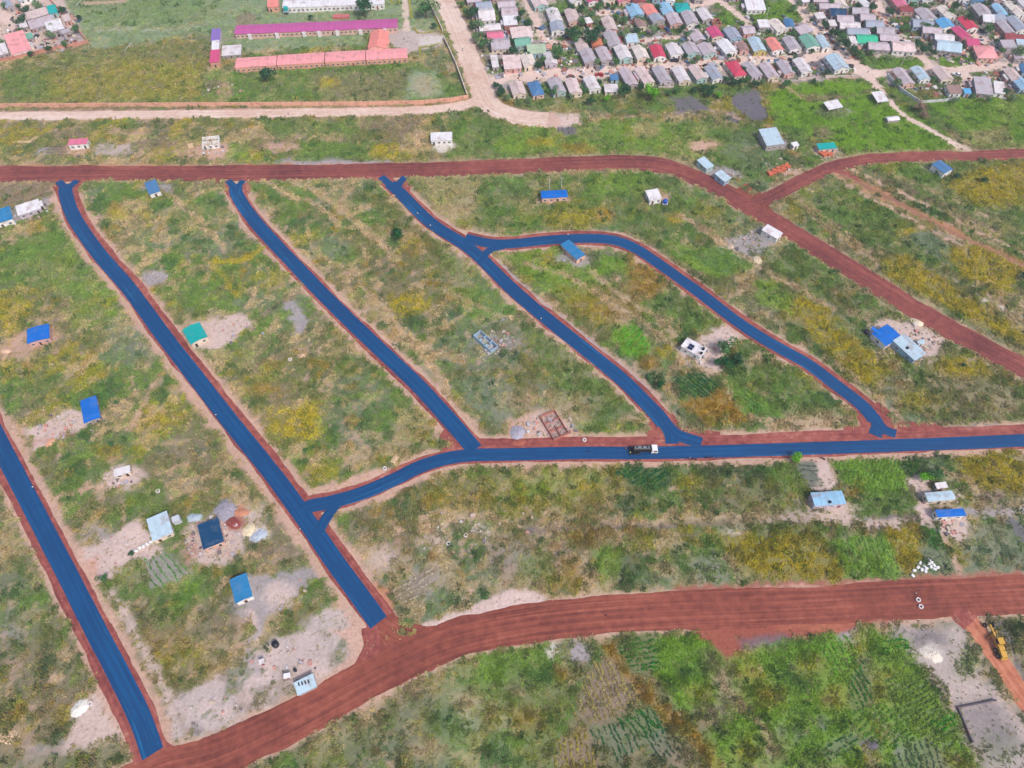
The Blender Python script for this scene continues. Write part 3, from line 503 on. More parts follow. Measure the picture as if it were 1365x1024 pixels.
fill([(1058,402),(1085,405),(1128,440),(1178,488),(1160,515),(1110,478),(1068,440)], 'yellow', .8, 1.2); fill([(1180,352),(1205,342),(1290,400),(1365,445),(1365,462),(1280,418),(1185,372)], 'yellow', .85, 1.2); fill([(1262,338),(1300,326),(1362,352),(1342,388),(1282,370)], 'yellow', .9, 1)
fill([(1262,248),(1320,226),(1365,220),(1365,262),(1300,272)], 'yellow', .75, 1.5); fill([(1250,484),(1310,482),(1318,500),(1258,505)], 'yellow', .8, 1.2); fill([(1100,432),(1140,425),(1175,445),(1150,460)], 'green', .6, 2)
fill([(960,722),(1050,712),(1090,735),(1080,762),(1000,765)], 'yellow', .6, 1.5); fill([(1285,610),(1360,602),(1365,650),(1305,655)], 'yellow', .6, 1.5); fill([(360,545),(425,540),(420,585),(372,578)], 'yellow', .6, 1.2)
rd = road_dist(X, Y)
relief = (fbm(X, Y, 11, 301, 4) - .5) * .9 + (vnoise(X, Y, 1.7, 307) - .5) * .30 * np.clip(D, 0, 1)
Z = relief * sstep(0.3, 5.0, rd) * np.clip(D + .1, 0, 1) - 0.03
Z = np.minimum(Z, 0.35); far = (np.abs(X) > 700) | (Y > 900) | (Y < -200); Z[far] *= 0
D = D * sstep(-0.3, 1.0, rd)

nx, ny = len(gx), len(gy)
me = bpy.data.meshes.new('ground'); me.vertices.add(NV)
me.vertices.foreach_set('co', np.stack([X, Y, Z], 1).astype(np.float32).ravel())
ii = np.arange((ny - 1) * nx).reshape(ny - 1, nx)[:, :-1].ravel()
quads = np.stack([ii, ii + 1, ii + nx + 1, ii + nx], 1).astype(np.int32)
me.loops.add(quads.size); me.loops.foreach_set('vertex_index', quads.ravel())
me.polygons.add(len(quads)); me.polygons.foreach_set('loop_start', np.arange(0, quads.size, 4, dtype=np.int32)); me.polygons.foreach_set('use_smooth', np.ones(len(quads), bool))
me.update(calc_edges=True)
at = me.attributes.new('soil', 'FLOAT_COLOR', 'POINT'); at.data.foreach_set('color', np.concatenate([np.clip(G, 0, 1), np.ones((NV, 1))], 1).astype(np.float32).ravel())
m, nt, b = newmat('ground_soil'); L = nt.links
a = N(nt, 'ShaderNodeAttribute', attribute_name='soil'); tc = N(nt, 'ShaderNodeTexCoord')
z1 = N(nt, 'ShaderNodeTexNoise'); z1.inputs['Scale'].default_value = .9; z1.inputs['Detail'].default_value = 8; z1.inputs['Roughness'].default_value = .72; L.new(tc.outputs['Object'], z1.inputs['Vector'])
z2 = N(nt, 'ShaderNodeTexNoise'); z2.inputs['Scale'].default_value = .12; z2.inputs['Detail'].default_value = 5; L.new(tc.outputs['Object'], z2.inputs['Vector'])
f = mathn(nt, 'ADD', mathn(nt, 'MULTIPLY', z1.outputs[0], 1.1), mathn(nt, 'MULTIPLY', z2.outputs[0], .35)); f = mathn(nt, 'ADD', f, .28)
L.new(mulcol(nt, a.outputs['Color'], f), b.inputs['Base Color']); b.inputs['Roughness'].default_value = 1; b.inputs['Specular IOR Level'].default_value = .05
bp = N(nt, 'ShaderNodeBump'); bp.inputs['Distance'].default_value = .35; bp.inputs['Strength'].default_value = .7; L.new(z1.outputs[0], bp.inputs['Height']); L.new(bp.outputs[0], b.inputs['Normal'])
me.materials.append(m)
tag(obj('ground', me), 'open ground of grassy plots, bare soil and worn yards', None, None, 'structure')

# ------------------------------------------------------------------ roads as raised sheets
def road_mat(name, c, c2, streak, rough=.85, edge=None, gloss=.2, c3=None):
    m, nt, b = newmat(name); L = nt.links
    uv = N(nt, 'ShaderNodeUVMap'); sp = N(nt, 'ShaderNodeMapping'); sp.inputs['Scale'].default_value = (1.1, .011, 1); L.new(uv.outputs[0], sp.inputs[0])
    nz = N(nt, 'ShaderNodeTexNoise'); nz.inputs['Scale'].default_value = 1; nz.inputs['Detail'].default_value = 6; nz.inputs['Roughness'].default_value = .65; L.new(sp.outputs[0], nz.inputs['Vector'])
    tc = N(nt, 'ShaderNodeTexCoord'); n2 = N(nt, 'ShaderNodeTexNoise'); n2.inputs['Scale'].default_value = .35; n2.inputs['Detail'].default_value = 7; n2.inputs['Roughness'].default_value = .7; L.new(tc.outputs['Object'], n2.inputs['Vector'])
    s = mathn(nt, 'ADD', mathn(nt, 'MULTIPLY', nz.outputs[0], streak), mathn(nt, 'MULTIPLY', n2.outputs[0], 1 - streak))
    n3 = N(nt, 'ShaderNodeTexNoise'); n3.inputs['Scale'].default_value = .035; n3.inputs['Detail'].default_value = 4; L.new(tc.outputs['Object'], n3.inputs['Vector'])
    s = mathn(nt, 'ADD', mathn(nt, 'MULTIPLY', s, .78), mathn(nt, 'MULTIPLY', n3.outputs[0], .28))
    mr = N(nt, 'ShaderNodeMapRange'); mr.inputs[1].default_value = .41; mr.inputs[2].default_value = .68; L.new(s, mr.inputs[0])
    mx = N(nt, 'ShaderNodeValToRGB'); L.new(mr.outputs[0], mx.inputs[0]); e = mx.color_ramp.elements; c3 = c3 or c2
    e[0].position = 0.12; e[0].color = (*alb(c2), 1); e[1].position = 1.0; e[1].color = (*alb(c3), 1); q = e.new(.58); q.color = (*alb(c), 1)
    L.new(mx.outputs[0], b.inputs['Base Color']); b.inputs['Roughness'].default_value = rough; b.inputs['Specular IOR Level'].default_value = gloss
    bp = N(nt, 'ShaderNodeBump'); bp.inputs['Distance'].default_value = .08; bp.inputs['Strength'].default_value = .5; L.new(n2.outputs[0], bp.inputs['Height']); L.new(bp.outputs[0], b.inputs['Normal'])
    return m
def resample(pts, step):
    out = [pts[0]]; acc = 0
    for i in range(len(pts) - 1):
        a, b_ = np.array(pts[i]), np.array(pts[i+1]); d = np.linalg.norm(b_ - a)
        n = max(1, int(round(d / step)))
        for k in range(1, n + 1): out.append(tuple(a + (b_ - a) * k / n))
    return out
def ribbon(name, px, w, z, m, rag, seed, label, offs=0.0):
    pts = resample(smooth([P(*p) for p in px], 8), .7); n = len(pts); A = np.array(pts)
    T = np.gradient(A, axis=0); T /= np.linalg.norm(T, axis=1)[:, None] + 1e-9; Nn = np.stack([-T[:, 1], T[:, 0]], 1)
    s = np.concatenate([[0], np.cumsum(np.linalg.norm(np.diff(A, axis=0), axis=1))])
    e = [w/2 + offs + rag * ((fbm(s, s*0 + k*31, 9, seed + k, 5) - .5) * 2.4) for k in (0, 1)]; e[1] = e[1] - 2*offs
    cols = [-1, -.5, 0, .5, 1]; v = []; uvs = []
    for i in range(n):
        for c in cols:
            o = e[0][i] * c if c > 0 else e[1][i] * c
            zz = z if abs(c) < 1 else z - .055
            v.append((A[i,0] + Nn[i,0]*o, A[i,1] + Nn[i,1]*o, zz)); uvs.append((o, s[i]))
    f = [(i*5 + k, (i+1)*5 + k, (i+1)*5 + k + 1, i*5 + k + 1) for i in range(n-1) for k in range(4)]
    f = [tuple(reversed(q)) for q in f]
    me = bpy.data.meshes.new(name); me.from_pydata(v, [], f); me.update()
    ul = me.uv_layers.new(name='UVMap'); vi = np.zeros(len(me.loops), np.int32); me.loops.foreach_get('vertex_index', vi)
    ul.data.foreach_set('uv', np.array(uvs, np.float32)[vi].ravel()); me.materials.append(m)
    return tag(obj(name, me), label, None, None, 'structure')
m_pale = road_mat('pale_dirt', (228,204,192), (204,168,150), .5, c3=(238,220,212))
m_red = road_mat('red_laterite', (154,84,70), (110,56,50), .6, c3=(178,114,96))
m_redp = road_mat('dark_red_laterite', (148,80,74), (102,52,56), .6, c3=(178,116,100))
m_sh = road_mat('red_verge', (162,90,82), (122,58,60), .4, c3=(196,140,124))
m_or = road_mat('orange_track', (200,128,100), (162,92,72), .5, c3=(214,160,136))
m_trk = road_mat('worn_track', (160,112,92), (136,110,84), .4, c3=(190,150,124))
m_as = road_mat('fresh_blue_asphalt', (0,62,114), (0,82,138), .85, .5, None, .3, (18,110,166))
names = ['pale dirt road along the school wall', 'wide pale dirt road beside the school']
for i, (c, w) in enumerate(PALE): ribbon('pale_road', c, w, .03 + .006*i, m_pale, .7, 400 + i, names[i])
names = ['red laterite road crossing above the streets', 'red laterite branch towards the town', 'wide red laterite road at the bottom', 'red strip beside the blue main street', 'orange track by the grader', 'narrow earth track on the right']
for i, (c, w) in enumerate(RED): ribbon('red_road', c, w, [.048,.054,.066,.060,.036,.030][i], [m_redp, m_redp, m_red, m_sh, m_or, m_trk][i], .9 if i < 3 else .6, 420 + i, names[i])
for i, (c, w) in enumerate(BLUE): ribbon('road_shoulder', c, SHOULDER[i][0], .085 + .005*i, m_sh, .7, 450 + i, 'red earth shoulders of a blue street', offs=[-.5, .7, -.1, .4, .3, .3][i])
for i, (c, w) in enumerate(BLUE): ribbon('asphalt_road', c, w, .165 + .005*i, m_as, .12, 480 + i, 'fresh blue asphalt street')
for i, (c, w) in enumerate(FORK): ribbon('asphalt_road_end', c, w, .20 + .005*i, m_as, .15, 500 + i, 'curved end of a blue asphalt street')
for i, (c, w) in enumerate([([(505,828),(520,850),(545,880)], 11), ([(500,826),(545,850),(620,850)], 9), ([(496,835),(498,862),(480,900)], 7), ([(204,1003),(206,1030)], 9), ([(208,1000),(235,1012),(280,1012)], 6),
        ([(88,262),(76,245),(50,232)], 6), ([(90,262),(108,246),(140,232)], 6), ([(316,264),(300,246),(270,232)], 6), ([(318,264),(334,246),(360,231)], 5), ([(532,258),(512,240),(480,228)], 7), ([(536,256),(552,238),(580,227)], 5),
        ([(880,560),(886,580),(870,590)], 9), ([(885,556),(915,580),(960,588)], 8), ([(1152,548),(1160,575),(1130,582)], 8), ([(1160,545),(1200,572),(1260,580)], 9), ([(590,575),(612,590),(590,605)], 6), ([(985,250),(1010,268),(1020,290)], 9), ([(1285,800),(1280,815),(1295,830)], 8), ([(1090,225),(1120,228),(1150,240)], 4)]):
    ribbon('red_junction', c, w, .012 + .002*i, m_sh if i not in (0, 1, 16) else m_red, .7, 520 + i, 'red earth flare of a road junction')

# ------------------------------------------------------------------ buildings
ROOFS = {'white':(232,230,236),'pale':(224,218,222),'grey':(188,180,190),'lilac':(200,186,196),'pinkgrey':(214,194,192),'pinkwhite':(228,206,206),'cream':(232,220,212),'blue':(0,110,208),'navy':(0,66,108),'steelblue':(76,126,176),
 'midblue':(40,128,184),'lightblue':(150,196,228),'skyblue':(100,176,228),'teal':(0,170,168),'green':(60,190,150),'seagreen':(120,176,158),'palegreen':(176,196,168),'red':(212,66,98),'coral':(242,148,140),'salmon':(246,166,170),'raspberry':(210,82,130),'pink':(222,120,150),
 'purple':(196,92,160),'violet':(140,112,190),'rust':(152,72,78),'darkgrey':(110,108,128),'brown':(160,130,126),'paleblue':(186,210,226),'bluegrey':(166,174,192),'orange':(214,128,96),'peach':(238,196,180)}
WALLS = {'cream':(240,222,204),'white':(250,248,246),'peach':(236,192,176),'pinkw':(226,176,170),'teal':(170,208,208),'grey':(178,170,172),'brick':(190,120,108),'lilac':(208,196,214),'yellow':(200,190,110),'blue':(160,196,222),'orange':(232,172,146)}
m_glass = mat((52,56,68), .25, .05); m_frame = mat((225,222,220), .6, .05); m_door = [mat((90,58,48), .7), mat((70,80,96), .6), mat((140,50,50), .6), mat((58,48,50), .8)]
m_dark = mat((40,38,44), .9, .1); m_tyre = mat((30,30,34), .9)
def win_mesh(w, h):
    b = MB(); t = .08; d = .06
    b.box(-w/2, w/2, -d, d, 0, t); b.box(-w/2, w/2, -d, d, h - t, h); b.box(-w/2, -w/2 + t, -d, d, t, h - t); b.box(w/2 - t, w/2, -d, d, t, h - t); b.box(-t/3, t/3, -d*.8, d*.8, t, h - t)
    b.box(-w/2 + t, w/2 - t, -d*.4, d*.4, t, h - t, 1); return b.mesh('window', [m_frame, m_glass])
WIN = {k: win_mesh(*k) for k in ((1.2,1.0),(1.7,1.1),(.8,.9))}
def door_mesh(m):
    b = MB(); b.box(-.5, .5, -.06, .06, 0, 2.1); b.box(-.42, .42, -.09, -.06, .08, 2.0, 1); b.box(.3, .36, -.13, -.09, 1.0, 1.1, 1)
    return b.mesh('door', [m_frame, m])
DOORS = [door_mesh(m) for m in m_door]
_rh = random.Random(7)
def building(name, cat, label, cx, cy, rz, W, Lg, H, roof, rc, wc, pitch=.28, over=.35, doors=1, wins=1, group=None, wallvar=.1, z0=0.0, rnd=None, ring=False):
    rnd = rnd or _rh
    root = empty(name, (cx, cy, z0), rz, label, cat, group)
    wm = mat(WALLS.get(wc, wc) if isinstance(wc, str) else wc, .9, wallvar, .9, stain=(160,120,100))
    b = MB(); hw, hl = W/2, Lg/2
    if roof == 'gable_y':   # ridge front to back
        zt = H + pitch * hw
        b.add([(-hw,-hl,-.3),(hw,-hl,-.3),(hw,-hl,H),(0,-hl,zt),(-hw,-hl,H),(-hw,hl,-.3),(hw,hl,-.3),(hw,hl,H),(0,hl,zt),(-hw,hl,H)],
              [(0,1,2,3,4),(9,8,7,6,5),(1,6,7,2),(5,0,4,9),(2,7,8,3),(3,8,9,4)])
    elif roof == 'gable_x':
        zt = H + pitch * hl
        b.add([(-hw,-hl,-.3),(-hw,hl,-.3),(-hw,hl,H),(-hw,0,zt),(-hw,-hl,H),(hw,-hl,-.3),(hw,hl,-.3),(hw,hl,H),(hw,0,zt),(hw,-hl,H)],
              [(4,3,2,1,0),(5,6,7,8,9),(0,5,9,4),(6,1,2,7),(7,2,3,8),(8,3,4,9)])
    elif roof == 'none': 
        t = .2
        b.box(-hw,hw,-hl,-hl+t,-.3,H); b.box(-hw,hw,hl-t,hl,-.3,H); b.box(-hw,-hw+t,-hl+t,hl-t,-.3,H); b.box(hw-t,hw,-hl+t,hl-t,-.3,H)
        k = max(1, int(Lg/4)); 
        for i in range(1, k+1):
            y = -hl + Lg*i/(k+1); b.box(-hw+t, -.6, y-.1, y+.1, -.3, H*.95); b.box(.5, hw-t, y-.1, y+.1, -.3, H*.9)
        if W > 6: b.box(-.1, .1, -hl+t, -hl+Lg*.45, -.3, H*.93)
    elif roof == 'open':    # roof on posts
        for sx in (-1, 0, 1):
            for sy in (-1, 1): b.box(sx*hw-.08+(-.08*sx), sx*hw+.08+(-.08*sx), sy*hl-.08-.08*sy, sy*hl+.08-.08*sy, -.3, H)
    else: b.box(-hw, hw, -hl, hl, -.3, H)
    b.build('wall' if roof != 'open' else 'post', wm, root)
    rcol = ROOFS.get(rc, rc) if isinstance(rc, str) else rc
    t = .09; ow, ol = hw + over, hl + over; r = MB(); axis = 1
    if roof == 'gable_y':
        zr = H + pitch*hw + .06; ze = zr - pitch*ow
        pr = [(-ow, ze), (0, zr), (ow, ze), (ow, ze + t), (0, zr + t), (-ow, ze + t)]
        r.add([(x, -ol, z) for x, z in pr] + [(x, ol, z) for x, z in pr], [(0,1,4,5),(1,2,3,4),(11,10,7,6),(10,9,8,7)] + [(i, 6+i, 6+(i+1)%6, (i+1)%6) for i in range(6)])
        if W > 5: r.box(-.16, .16, -ol, ol, zr + t - .03, zr + t + .05)
    elif roof == 'gable_x':
        axis = 0; zr = H + pitch*hl + .06; ze = zr - pitch*ol
        pr = [(-ol, ze), (0, zr), (ol, ze), (ol, ze + t), (0, zr + t), (-ol, ze + t)]
        r.add([(-ow, y, z) for y, z in pr] + [(ow, y, z) for y, z in pr], [(5,4,1,0),(4,3,2,1),(6,7,10,11),(7,8,9,10)] + [((i+1)%6, 6+(i+1)%6, 6+i, i) for i in range(6)])
        if Lg > 5: r.box(-ow, ow, -.16, .16, zr + t - .03, zr + t + .05)
    elif roof == 'hip':
        zr = H + pitch*min(hw, hl) + .1; ze = H + .02
        if hl >= hw: a_, b_ = (0, -(hl - hw) - .01, zr), (0, hl - hw + .01, zr)
        else: a_, b_ = (-(hw - hl) - .01, 0, zr), (hw - hl + .01, 0, zr); axis = 0
        e = [(-ow,-ol,ze),(ow,-ol,ze),(ow,ol,ze),(-ow,ol,ze)]; lo = [(x, y, z - t) for x, y, z in e]
        fs = [(0,1,4),(1,2,5,4),(2,3,5),(3,0,4,5)] if hl >= hw else [(0,1,5,4),(1,2,5),(2,3,4,5),(3,0,4)]
        r.add(e + [a_, b_] + lo, fs + [(9,8,7,6),(6,7,1,0),(7,8,2,1),(8,9,3,2),(9,6,0,3)])
    elif roof in ('mono', 'open', 'flat'):
        p = .02 if roof == 'flat' else min(pitch * .35, .1); axis = 0
        r.add([(-ow,-ol,H+.03),(ow,-ol,H+.03),(ow,ol,H+.03+p*2*ol),(-ow,ol,H+.03+p*2*ol),(-ow,-ol,H+.03+t),(ow,-ol,H+.03+t),(ow,ol,H+.03+t+p*2*ol),(-ow,ol,H+.03+t+p*2*ol)],
              [(3,2,1,0),(4,5,6,7),(0,1,5,4),(1,2,6,5),(2,3,7,6),(3,0,4,7)])
        if roof in ('mono',):   # side gable fill so the wall meets the tilted roof
            b2 = MB(); zz = H + .03 + p*2*ol - .03
            b2.add([(-hw,-hl,H-.02),(hw,-hl,H-.02),(hw,hl,H-.02),(-hw,hl,H-.02),(-hw+.01,hl,zz),(hw-.01,hl,zz)], [(3,2,5,4),(0,3,4),(1,5,2)]); b2.build('upper_wall', wm, root)
    if roof != 'none': r.build('roof', roofmat(rcol, axis), root)
    if roof != 'open':
        slots = []
        n = max(1, int(W // 2.4)) if wins else 0
        dpos = rnd.randrange(max(n, 1)) if doors else -1
        for i in range(max(n, 1)):
            x = -hw + W * (i + .5) / max(n, 1)
            if i == dpos: obj('door', rnd.choice(DOORS), root, (x, -hl - .03, 0))
            elif wins: obj('window', WIN[(1.2,1.0)] if W/n > 2 else WIN[(.8,.9)], root, (x, -hl - .02, min(1.0, H - 1.3)))
        if wins:
            for sx in (-1, 1):
                for i in range(max(1, int(Lg // 3.6))):
                    y = -hl + Lg * (i + .5) / max(1, int(Lg // 3.6))
                    obj('window', WIN[(1.2,1.0)], root, (sx * (hw + .02), y, min(1.0, H - 1.3)), R(90))
    return root

# spec from the survey: front foot centre (px), depth vector (px), front width (px)
HOUSES = []     # (x px, y px, short reference) for the labels of things beside them
LBL = set()
def uniq(lab):
    assert lab not in LBL, lab
    LBL.add(lab); return lab
def town_house(F, Vv, wpx, rc, wc, label, ref, horiz=False, roof=None, H=2.6, rnd=None):
    f = np.array(P(*F)); k = np.array(P(F[0] + Vv[0], F[1] + Vv[1])) - f
    Lg = max(2.5, np.linalg.norm(k) - .5); W = abs(P(F[0] + wpx/2, F[1])[0] - P(F[0] - wpx/2, F[1])[0]) * .86
    rz = math.atan2(k[1], k[0]) - math.pi/2
    W = W * math.cos(rz * .8)
    c = f + k / 2
    rr = random.Random(int(F[0]*7 + F[1]*131))
    rf = roof or ('gable_x' if horiz else 'gable_y')
    if rf in ('gable_x', 'gable_y') and min(W, Lg) < 3.2: rf = 'mono'
    o = building('house' if W*Lg > 16 else 'shed', 'house' if W*Lg > 16 else 'shed', uniq(label), c[0], c[1], rz, W, Lg, H, rf, rc, wc, pitch=.33, over=.3, rnd=rr)
    if W * Lg > 30 and rr.random() < .5:
        sx = rr.choice([-1, 1]); ew, el = rr.uniform(1.2, 1.9), rr.uniform(2.2, Lg * .6); hw = W/2; y0 = rr.uniform(-Lg*.35, Lg*.45 - el) if Lg*.45 - el > -Lg*.35 else -Lg*.35
        b = MB(); x0, x1 = sorted((sx*(hw + .06), sx*(hw + ew))); b.box(x0, x1, y0, y0 + el, -.3, 1.9); e = b.build('extension', mat(WALLS[rr.choice(['grey','cream','pinkw'])], .9, .1, .9), o)
        b = MB(); a0, a1 = sx*(hw + .05), sx*(hw + ew + .2); za, zb = 2.25, 1.95; v_ = [(a0, y0-.15, za), (a1, y0-.15, zb), (a1, y0+el+.15, zb), (a0, y0+el+.15, za)]
        b.add(v_ + [(x, y, z + .06) for x, y, z in v_], [(0,3,2,1),(4,5,6,7),(0,1,5,4),(1,2,6,5),(2,3,7,6),(3,0,4,7)]); b.build('extension_roof', roofmat(ROOFS[rr.choice(['grey','pale','lilac','pinkgrey','rust'])], 1), e)
    HOUSES.append((F[0] + Vv[0]/2, F[1] + Vv[1]/2, ref)); return o
ORD = ['first','second','third','fourth','fifth','sixth','seventh','eighth','ninth','tenth','eleventh','twelfth','thirteenth','fourteenth','fifteenth','sixteenth','seventeenth','eighteenth','nineteenth','twentieth']
CN = {'pinkgrey':'pinkish grey','pinkwhite':'pinkish white','steelblue':'dull blue','midblue':'blue','skyblue':'sky blue','lightblue':'light blue','seagreen':'sea green','palegreen':'pale green','darkgrey':'dark grey','paleblue':'pale blue','bluegrey':'blue grey'}
def row(rowname, items, group):
    items = sorted(items, key=lambda t: t[0][0])
    for i, t in enumerate(items):
        F, Vv, w, rc, wc = t[:5]; kw = t[5] if len(t) > 5 else {}
        cn = CN.get(rc, rc)
        kind = 'house'
        o = town_house(F, Vv, w, rc, wc, '%s roofed house, %s from the left in the %s' % (cn, ORD[i], rowname), '%s house, %s' % (ORD[i], rowname), **kw)
        o['group'] = group
h = dict(horiz=True)
row('front town row', [((693,133),(-6,-17),20,'pinkgrey','cream'),((718,133),(-8,-18),18,'steelblue','peach',dict(roof='hip')),((746,130),(-9,-19),20,'grey','teal'),((768,131),(-8,-19),18,'pinkwhite','cream'),((793,126),(-9,-17),18,'pale','white'),
  ((843,120),(-13,-22),17,'lilac','grey'),((865,117),(-14,-20),17,'pinkwhite','cream'),((887,115),(-12,-19),19,'grey','lilac'),((912,115),(-11,-19),18,'pale','cream'),((935,112),(-13,-18),17,'pinkgrey','teal'),((956,112),(-12,-17),17,'bluegrey','white'),
  ((986,107),(-14,-19),19,'red','cream',dict(roof='hip')),((1008,108),(-15,-18),18,'grey','lilac'),((1030,110),(-14,-19),18,'lilac','cream'),((1051,105),(-12,-17),17,'grey','pinkw'),((1074,103),(-13,-18),17,'pale','white'),((1121,99),(-15,-19),24,'paleblue','white')], 'houses of the front town row')
row('second town row', [((661,96),(-3,-14),9,'pale','grey',dict(roof='mono')),((684,98),(-3,-16),26,'pinkwhite','pinkw',dict(roof='mono')),((707,95),(-6,-16),19,'cream','cream'),((735,92),(-3,-15),18,'pale','lilac'),((788,90),(-9,-18),20,'grey','grey'),((809,88),(-9,-18),18,'lilac','grey'),
  ((834,85),(-9,-17),20,'pale','teal'),((857,85),(-8,-17),19,'cream','cream'),((879,83),(-7,-16),18,'red','white'),((901,80),(-8,-15),18,'pale','white'),((924,78),(-9,-14),20,'grey','teal'),((946,79),(-10,-14),22,'lilac','teal'),
  ((974,77),(-14,-17),20,'white','white'),((991,74),(-5,-10),14,'brown','pinkw'),((1012,75),(-10,-18),19,'paleblue','yellow'),((1036,74),(-12,-16),18,'coral','white'),((1059,73),(-11,-17),18,'grey','white'),((1083,70),(-12,-16),22,'seagreen','white'),((1100,70),(-10,-16),12,'paleblue','white')], 'houses of the second town row')
row('third town row', [((744,48),(-3,-12),20,'bluegrey','white'),((778,74),(-7,-17),18,'pinkgrey','white'),((796,67),(-3,-8),16,'orange','brick',dict(roof='mono')),((820,68),(-9,-19),20,'grey','grey'),((843,63),(-4,-10),18,'paleblue','white',dict(roof='mono')),
  ((932,61),(-10,-14),19,'lilac','grey'),((956,56),(-9,-13),18,'raspberry','cream'),((980,58),(-10,-14),19,'bluegrey','blue'),((998,51),(-6,-10),18,'lilac','pinkw',h),((1041,47),(-13,-14),18,'cream','white'),((1018,43),(-4,-9),16,'white','grey',dict(roof='mono')),((1052,43),(-4,-11),13,'steelblue','white'),((1074,50),(-10,-8),26,'lilac','grey',dict(roof='mono'))], 'houses of the third town row')
row('fourth town row', [((742,35),(-7,-17),18,'pale','white'),((766,36),(-7,-17),18,'pinkgrey','peach'),((786,37),(-5,-6),10,'white','brick',dict(roof='mono')),((815,47),(-7,-17),18,'pinkgrey','pinkw'),((849,28),(-8,-15),20,'lightblue','blue'),((856,42),(-6,-10),13,'brown','cream'),((870,26),(-9,-13),18,'coral','white'),((878,35),(-7,-9),20,'bluegrey','grey'),
  ((891,25),(-8,-14),18,'lightblue','teal'),((901,39),(-8,-15),19,'lilac','pinkw'),((911,22),(-5,-12),22,'teal','teal',dict(roof='hip')),((923,39),(-9,-17),19,'grey','white'),((943,33),(-10,-15),17,'pale','grey'),((955,39),(-4,-9),13,'brown','brick',dict(roof='none')),((1007,20),(-5,-13),28,'white','white',dict(roof='mono')),((1003,7),(-4,-9),26,'lilac','grey',h)], 'houses of the fourth town row')
row('topmost town row', [((722,15),(-8,-15),22,'pinkwhite','teal'),((768,9),(-8,-13),18,'pale','white'),((791,9),(-8,-12),16,'raspberry','white'),((812,8),(-7,-12),18,'cream','cream'),((832,9),(-5,-11),18,'pink','peach'),((853,11),(-5,-11),18,'rust','pinkw'),((877,5),(-4,-10),18,'purple','blue',h),((893,9),(-4,-11),13,'white','white'),((931,6),(-4,-10),14,'pinkwhite','grey'),((978,4),(-6,-9),16,'lilac','grey')], 'houses of the topmost town row')
row('block right of the wide road', [((632,9),(-2,-9),20,'lilac','grey',h),((646,17),(-2,-9),24,'bluegrey','grey',h),((650,34),(-3,-17),24,'pale','white',h),((654,47),(-2,-9),32,'pale','grey',h),((661,59),(-2,-11),24,'pink','white',h),((668,72),(-2,-15),28,'grey','cream',h)], 'houses of the block beside the wide dirt road')
row('block left of the looping lane', [((668,5),(-2,-8),26,'peach','pinkw',h),((676,16),(-2,-9),26,'lilac','white',h),((680,28),(-2,-13),24,'lilac','white',h),((681,40),(-2,-11),20,'white','brick',dict(roof='mono')),((697,57),(-4,-13),32,'pinkwhite','white',dict(roof='mono')),((698,67),(-4,-11),24,'seagreen','teal',h),((716,78),(-2,-11),28,'palegreen','blue',dict(roof='mono'))], 'houses of the block left of the looping lane')
row('left column between slanting lanes', [((1073,9),(-6,-7),11,'white','grey',dict(roof='mono')),((1096,9),(-3,-9),30,'lilac','grey',h),((1104,18),(-3,-8),30,'lilac','grey',h),((1116,28),(-3,-11),22,'navy','lilac',h),((1122,16),(-10,-13),16,'cream','white'),((1093,31),(-5,-7),14,'pale','grey',dict(roof='mono')),((1125,36),(-3,-10),24,'lilac','grey',h),((1131,45),(-3,-10),30,'pale','grey',h),((1142,53),(-3,-10),32,'bluegrey','white',h),((1154,64),(-4,-12),30,'green','teal',h),((1137,64),(-5,-8),9,'pale','white',dict(roof='mono')),((1169,73),(-3,-11),30,'lilac','grey',h),((1109,41),(-4,-7),10,'pale','grey',dict(roof='mono'))], 'houses of the left column between the slanting lanes')
row('right column between slanting lanes', [((1145,25),(-3,-10),24,'grey','grey',h),((1155,34),(-3,-10),22,'lilac','grey',h),((1156,16),(-9,-9),12,'white','white'),((1164,43),(-3,-10),26,'bluegrey','grey',h),((1178,52),(-3,-10),25,'grey','grey',h),((1183,61),(-3,-10),27,'lilac','grey',h),((1202,75),(-4,-14),32,'pinkwhite','white',h)], 'houses of the right column between the slanting lanes')
row('block above the white car', [((1201,15),(-12,-16),18,'pink','pinkw'),((1207,22),(-3,-6),18,'rust','pinkw',dict(roof='mono')),((1238,33),(-14,-15),22,'grey','white'),((1265,29),(-14,-14),17,'cream','white'),((1228,43),(-3,-11),30,'bluegrey','blue',h),((1262,44),(-10,-12),22,'skyblue','white'),((1294,45),(-14,-15),19,'red','white'),((1286,57),(-16,-14),17,'raspberry','pinkw'),
  ((1240,51),(-3,-10),28,'lilac','grey',h),((1256,61),(-3,-10),28,'pale','teal',h),((1262,75),(-3,-15),36,'paleblue','grey',h),((1295,68),(-3,-9),18,'raspberry','pinkw',dict(roof='mono')),((1314,84),(-8,-17),30,'salmon','peach',dict(roof='hip')),((1311,27),(-11,-14),20,'grey','grey'),((1315,36),(-2,-9),16,'white','grey',dict(roof='mono')),((1336,28),(-13,-16),14,'lightblue','blue')], 'houses of the right town block')
row('far right town block', [((1357,26),(-17,-17),15,'cream','white'),((1344,51),(-14,-16),15,'grey','pinkw'),((1360,47),(-16,-18),18,'bluegrey','white'),((1372,19),(-12,-12),18,'pale','white'),((1350,61),(-2,-8),28,'rust','brick',dict(roof='mono')),((1343,70),(-6,-9),20,'grey','lilac',dict(roof='mono')),((1361,67),(-3,-7),18,'paleblue','white',dict(roof='mono')),((1357,86),(-4,-10),16,'lilac','grey'),((1366,104),(-5,-12),14,'steelblue','blue'),((1331,35),(-4,-8),16,'bluegrey','grey',dict(roof='mono'))], 'houses of the far right town block')
